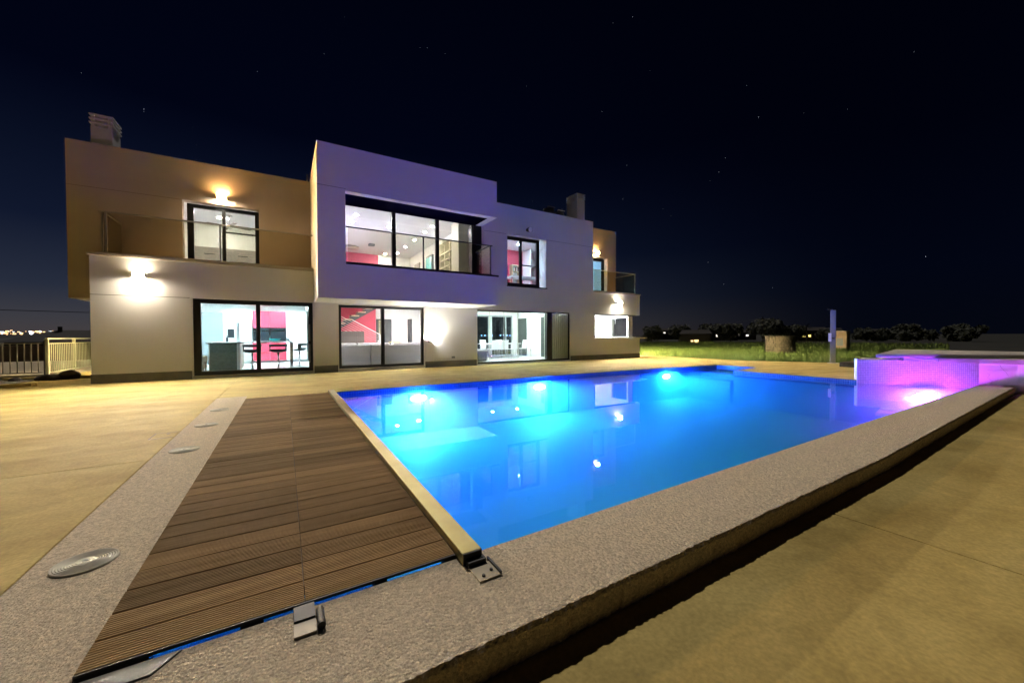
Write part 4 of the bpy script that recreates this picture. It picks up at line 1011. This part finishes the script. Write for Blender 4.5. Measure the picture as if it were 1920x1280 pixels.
tree('low dark tree between the well and the palm', 1486, 614, 92, 5.5, 6)
tree('low dark bush-like tree just left of the shower column', 1547, 620, 95, 3.6, 7)
tree('wide dark tree far behind the spa', 1700, 613, 110, 14, 8, 4200)
tree('wide dark tree at the far right behind the spa rim', 1800, 612, 110, 14, 9, 4200)
tree('small dark tree between pillar and spa', 1625, 620, 105, 7, 10)
def far(px, D):
    a = (px-960)/711.28; v = fw+r2*a; v.z = 0; v.normalize(); return v.x*D, v.y*D, D*math.sqrt(1/(1+a*a))/711.28
x, y, k = far(1512, 95)
t = thing('palm_tree', 'small palm silhouette above the yellow lights', 'palm', (x, y, -.2))
ht = CAM_H+(630-616)*k
put('trunk', MB().ring((x, y, -.2), (x, y, ht), .14, .10, 8), trunkm, t)
fr = MB()
for q in range(22):
    a = R.uniform(0, 6.28); e = R.uniform(-.3, 1.1); pv = Vector((x, y, ht)); dv = Vector((math.cos(a)*math.cos(e), math.sin(a)*math.cos(e), math.sin(e)))
    for s in range(4):
        nv = pv+dv*.26; sd_ = dv.cross(Vector((0, 0, 1))).normalized()*.09
        fr.quad(pv-sd_, pv+sd_, nv+sd_*.8, nv-sd_*.8); pv = nv; dv = (dv+Vector((0, 0, -.28))).normalized()
put('crown', fr, treeleaf, t)
x, y, k = far(1430, 70); ht = CAM_H+(630-596)*k
t = thing('utility_pole', 'thin dark utility pole above the tall tree', 'utility pole', (x, y, -.2), 'poles in the field')
put('pole', MB().ring((x, y, -.2), (x, y, ht), .10, .07, 8), black, t); put('crossarm', MB().box(x-.5, x+.5, y-.04, y+.04, ht-.4, ht-.3), black, t)
x2, y2, k2 = far(1312, 90); ht2 = CAM_H+(630-611)*k2
t2 = thing('utility_pole', 'short distant utility pole between two field trees', 'utility pole', (x2, y2, -.2), 'poles in the field')
put('pole', MB().ring((x2, y2, -.2), (x2, y2, ht2), .09, .07, 8), black, t2); put('crossarm', MB().box(x2-.4, x2+.4, y2-.04, y2+.04, ht2-.35, ht2-.27), black, t2)
tag(put('power_line', MB().tube([(x+(x2-x)*s, y+(y2-y)*s, ht-.2+(ht2-ht)*s-1.0*s*(1-s)) for s in [q/10 for q in range(11)]], .02, 5), black), 'thin sagging power line between the two field poles', 'cable')
xa, ya, ka = far(-80, 60); xb, yb, kb = far(330, 62)
tag(put('power_line', MB().tube([(xa+(xb-xa)*s, ya+(yb-ya)*s, CAM_H+(631-576)*ka*(1-s)+(631-590)*kb*s) for s in [q/8 for q in range(9)]], .03, 5), black), 'dark power line crossing the sky left of the house', 'cable')
def far_house(label, px, ybase, D, w_, h, lights, m, roof=True):
    x, y, k = far(px, D); t = thing('far_house', label, 'house', (x, y, -.2), 'far houses with lit windows')
    a = math.atan2(y, x); M = Matrix.Translation((x, y, 0)) @ Matrix.Rotation(a-math.pi/2, 4, 'Z')
    def mv(b): b.v = [tuple(M @ Vector(v)) for v in b.v]; return b
    put('wall', mv(MB().box(-w_/2, w_/2, 0, 4, -.2, h)), farwall, t)
    rf = MB(); rf.v = [(-w_/2-.2, -.2, h), (w_/2+.2, -.2, h), (w_/2+.2, 4.2, h), (-w_/2-.2, 4.2, h), (-w_/2+.3, 2, h+.7), (w_/2-.3, 2, h+.7)]
    rf.f = [(0, 1, 5, 4), (2, 3, 4, 5), (1, 2, 5), (3, 0, 4), (3, 2, 1, 0)]
    put('roof', mv(rf), farroof, t)
    for lx, lz, lw_, lh in lights: put('window', mv(MB().box(lx-lw_/2, lx+lw_/2, -.06, -.02, lz-lh/2, lz+lh/2)), m, t)
    return t
far_house('small far house with an orange lit window under the trees', 1304, 640, 75, 5, 1.4, [(-.55, -.1+.1, .45, .5), (.15, .05, .7, .55)], warmwin)
far_house('far house with pale lit windows between two dark trees', 1352, 630, 105, 7, 2.2, [(-.9, 1.2, .3, .9), (.4, 1.0, .8, .7)], emis('pale_window', (1, .9, .75), .45))
far_house('far house with white lit windows behind the bar shelf tree', 1249, 627, 130, 12, 2.6, [(-2.6, 1.7, .7, .6), (-1, 1.9, 1.6, .4), (1.5, 1.7, 1.2, .5)], emis('white_window', (1, .92, .85), .3))
far_house('far house with yellow lit windows below the palm', 1510, 630, 100, 7, 2.0, [(-1.3, 1.0, .5, .5), (-.3, 1.1, 1.0, .8), (.7, .9, .4, .4)], emis('yellow_window', (1, .75, .2), .45))
far_house('far house with blue lit windows left of the shower column', 1533, 630, 130, 10, 2.2, [(-2.2, 1.6, .6, .4), (-.8, 1.5, 1.0, .35), (.7, 1.6, 1.2, .35), (2.2, 1.4, .8, .3)], bluewin)
far_house('far house with two small white lights left of the well', 1393, 630, 120, 6, 1.8, [(-.9, 1.2, .3, .4), (1.0, 1.0, .6, .4)], emis('white_window', (1, .92, .85), .3))
far_house('far dark house with one small lit window behind the spa', 1644, 629, 140, 6, 1.9, [(.2, 1.1, .7, .4)], emis('white_window', (1, .92, .85), .3))
# dark roof beyond the railing
x, y, k = far(128, 48); t = thing('neighbour_house', 'dark neighbouring house roof with two chimneys beyond the railing', 'house', (x, y, -.2))
a = math.atan2(y, x); M = Matrix.Translation((x, y, 0)) @ Matrix.Rotation(a-math.pi/2, 4, 'Z')
def mv(b): b.v = [tuple(M @ Vector(v)) for v in b.v]; return b
put('wall', mv(MB().box(-3.2, 5, .3, 8, -.2, .9)), mat('black_house', (.02, .018, .016), .9), t)
rf = MB(); rf.v = [(-3.7, 0, .85), (5.4, 0, .85), (5.4, 8.3, .85), (-3.7, 8.3, .85), (-.6, 4, 1.85), (2.4, 4, 1.85)]; rf.f = [(0, 1, 5, 4), (2, 3, 4, 5), (1, 2, 5), (3, 0, 4), (3, 2, 1, 0)]
ro = put('roof', mv(rf), mat('black_roof', (.015, .013, .012), .95), t)
for cx_ in (-.45, 3.0): put('chimney', mv(MB().box(cx_-.14, cx_+.14, 3.4, 3.8, 1.3, 2.15)), mat('black_house', (.02, .018, .016), .9), ro)
# city lights along the left horizon: too many to count
def lights(name, n_, m, label, seed):
    rr = random.Random(seed); b = MB()
    for _ in range(n_):
        px = rr.uniform(-160, 118); py = rr.choice((rr.gauss(621.5, .9), rr.gauss(625, 1.2), rr.gauss(623, 2.5)))
        if px > 60: py = rr.gauss(622.5, 1.0)
        D = rr.uniform(900, 1500); a_ = (px-960)/711.28; v = fw+r2*a_+u2*((640-py)/711.28); v.normalize()
        c = v*D; s = rr.uniform(.25, .8)*rr.choice((1, 1, 1.6)); c.z += CAM_H
        b.box(c.x-s*1.3, c.x+s*1.3, c.y-s, c.y+s, c.z-s*.8, c.z+s*.8)
    o_ = put(name, b, m, None, kind='stuff'); o_['label'] = label; o_['category'] = 'city lights'
lights('city_lights', 95, city_o, 'orange street lights of the town on the left horizon', 5)
lights('town_lights', 50, city_w, 'white street lights of the town on the left horizon', 6)
hl = MB(); NH = 60
for k in range(NH):
    a0, a1 = rad(98+k*.6), rad(98+(k+1)*.6); D = 1700
    h0 = 14+6*math.sin(k*.37)+3*math.sin(k*1.1); h1 = 14+6*math.sin((k+1)*.37)+3*math.sin((k+1)*1.1)
    hl.quad((math.cos(a0)*D, math.sin(a0)*D, -5), (math.cos(a1)*D, math.sin(a1)*D, -5), (math.cos(a1)*(D+200), math.sin(a1)*(D+200), h1), (math.cos(a0)*(D+200), math.sin(a0)*(D+200), h0))
struct('hills', hl, mat('black_hill', (.02, .02, .02), 1))
# stars
b = MB(); rr = random.Random(11)
for _ in range(360):
    z = rr.uniform(.04, 1); a = rr.uniform(0, 6.283); q = math.sqrt(1-z*z); c = Vector((q*math.cos(a), q*math.sin(a), z))*5000; s = rr.uniform(.9, 2.0)*rr.choice((1, 1, 1, 1.5))
    b.v += [(c.x+s, c.y, c.z), (c.x-s, c.y, c.z), (c.x, c.y+s, c.z), (c.x, c.y-s, c.z), (c.x, c.y, c.z+s), (c.x, c.y, c.z-s)]
    i = len(b.v)-6
    for f in ((0, 2, 4), (2, 1, 4), (1, 3, 4), (3, 0, 4), (2, 0, 5), (1, 2, 5), (3, 1, 5), (0, 3, 5)): b.f.append(tuple(i+j for j in f))
o = put('stars', b, star_m, None, kind='stuff'); o['label'] = 'faint stars scattered over the night sky'; o['category'] = 'stars'
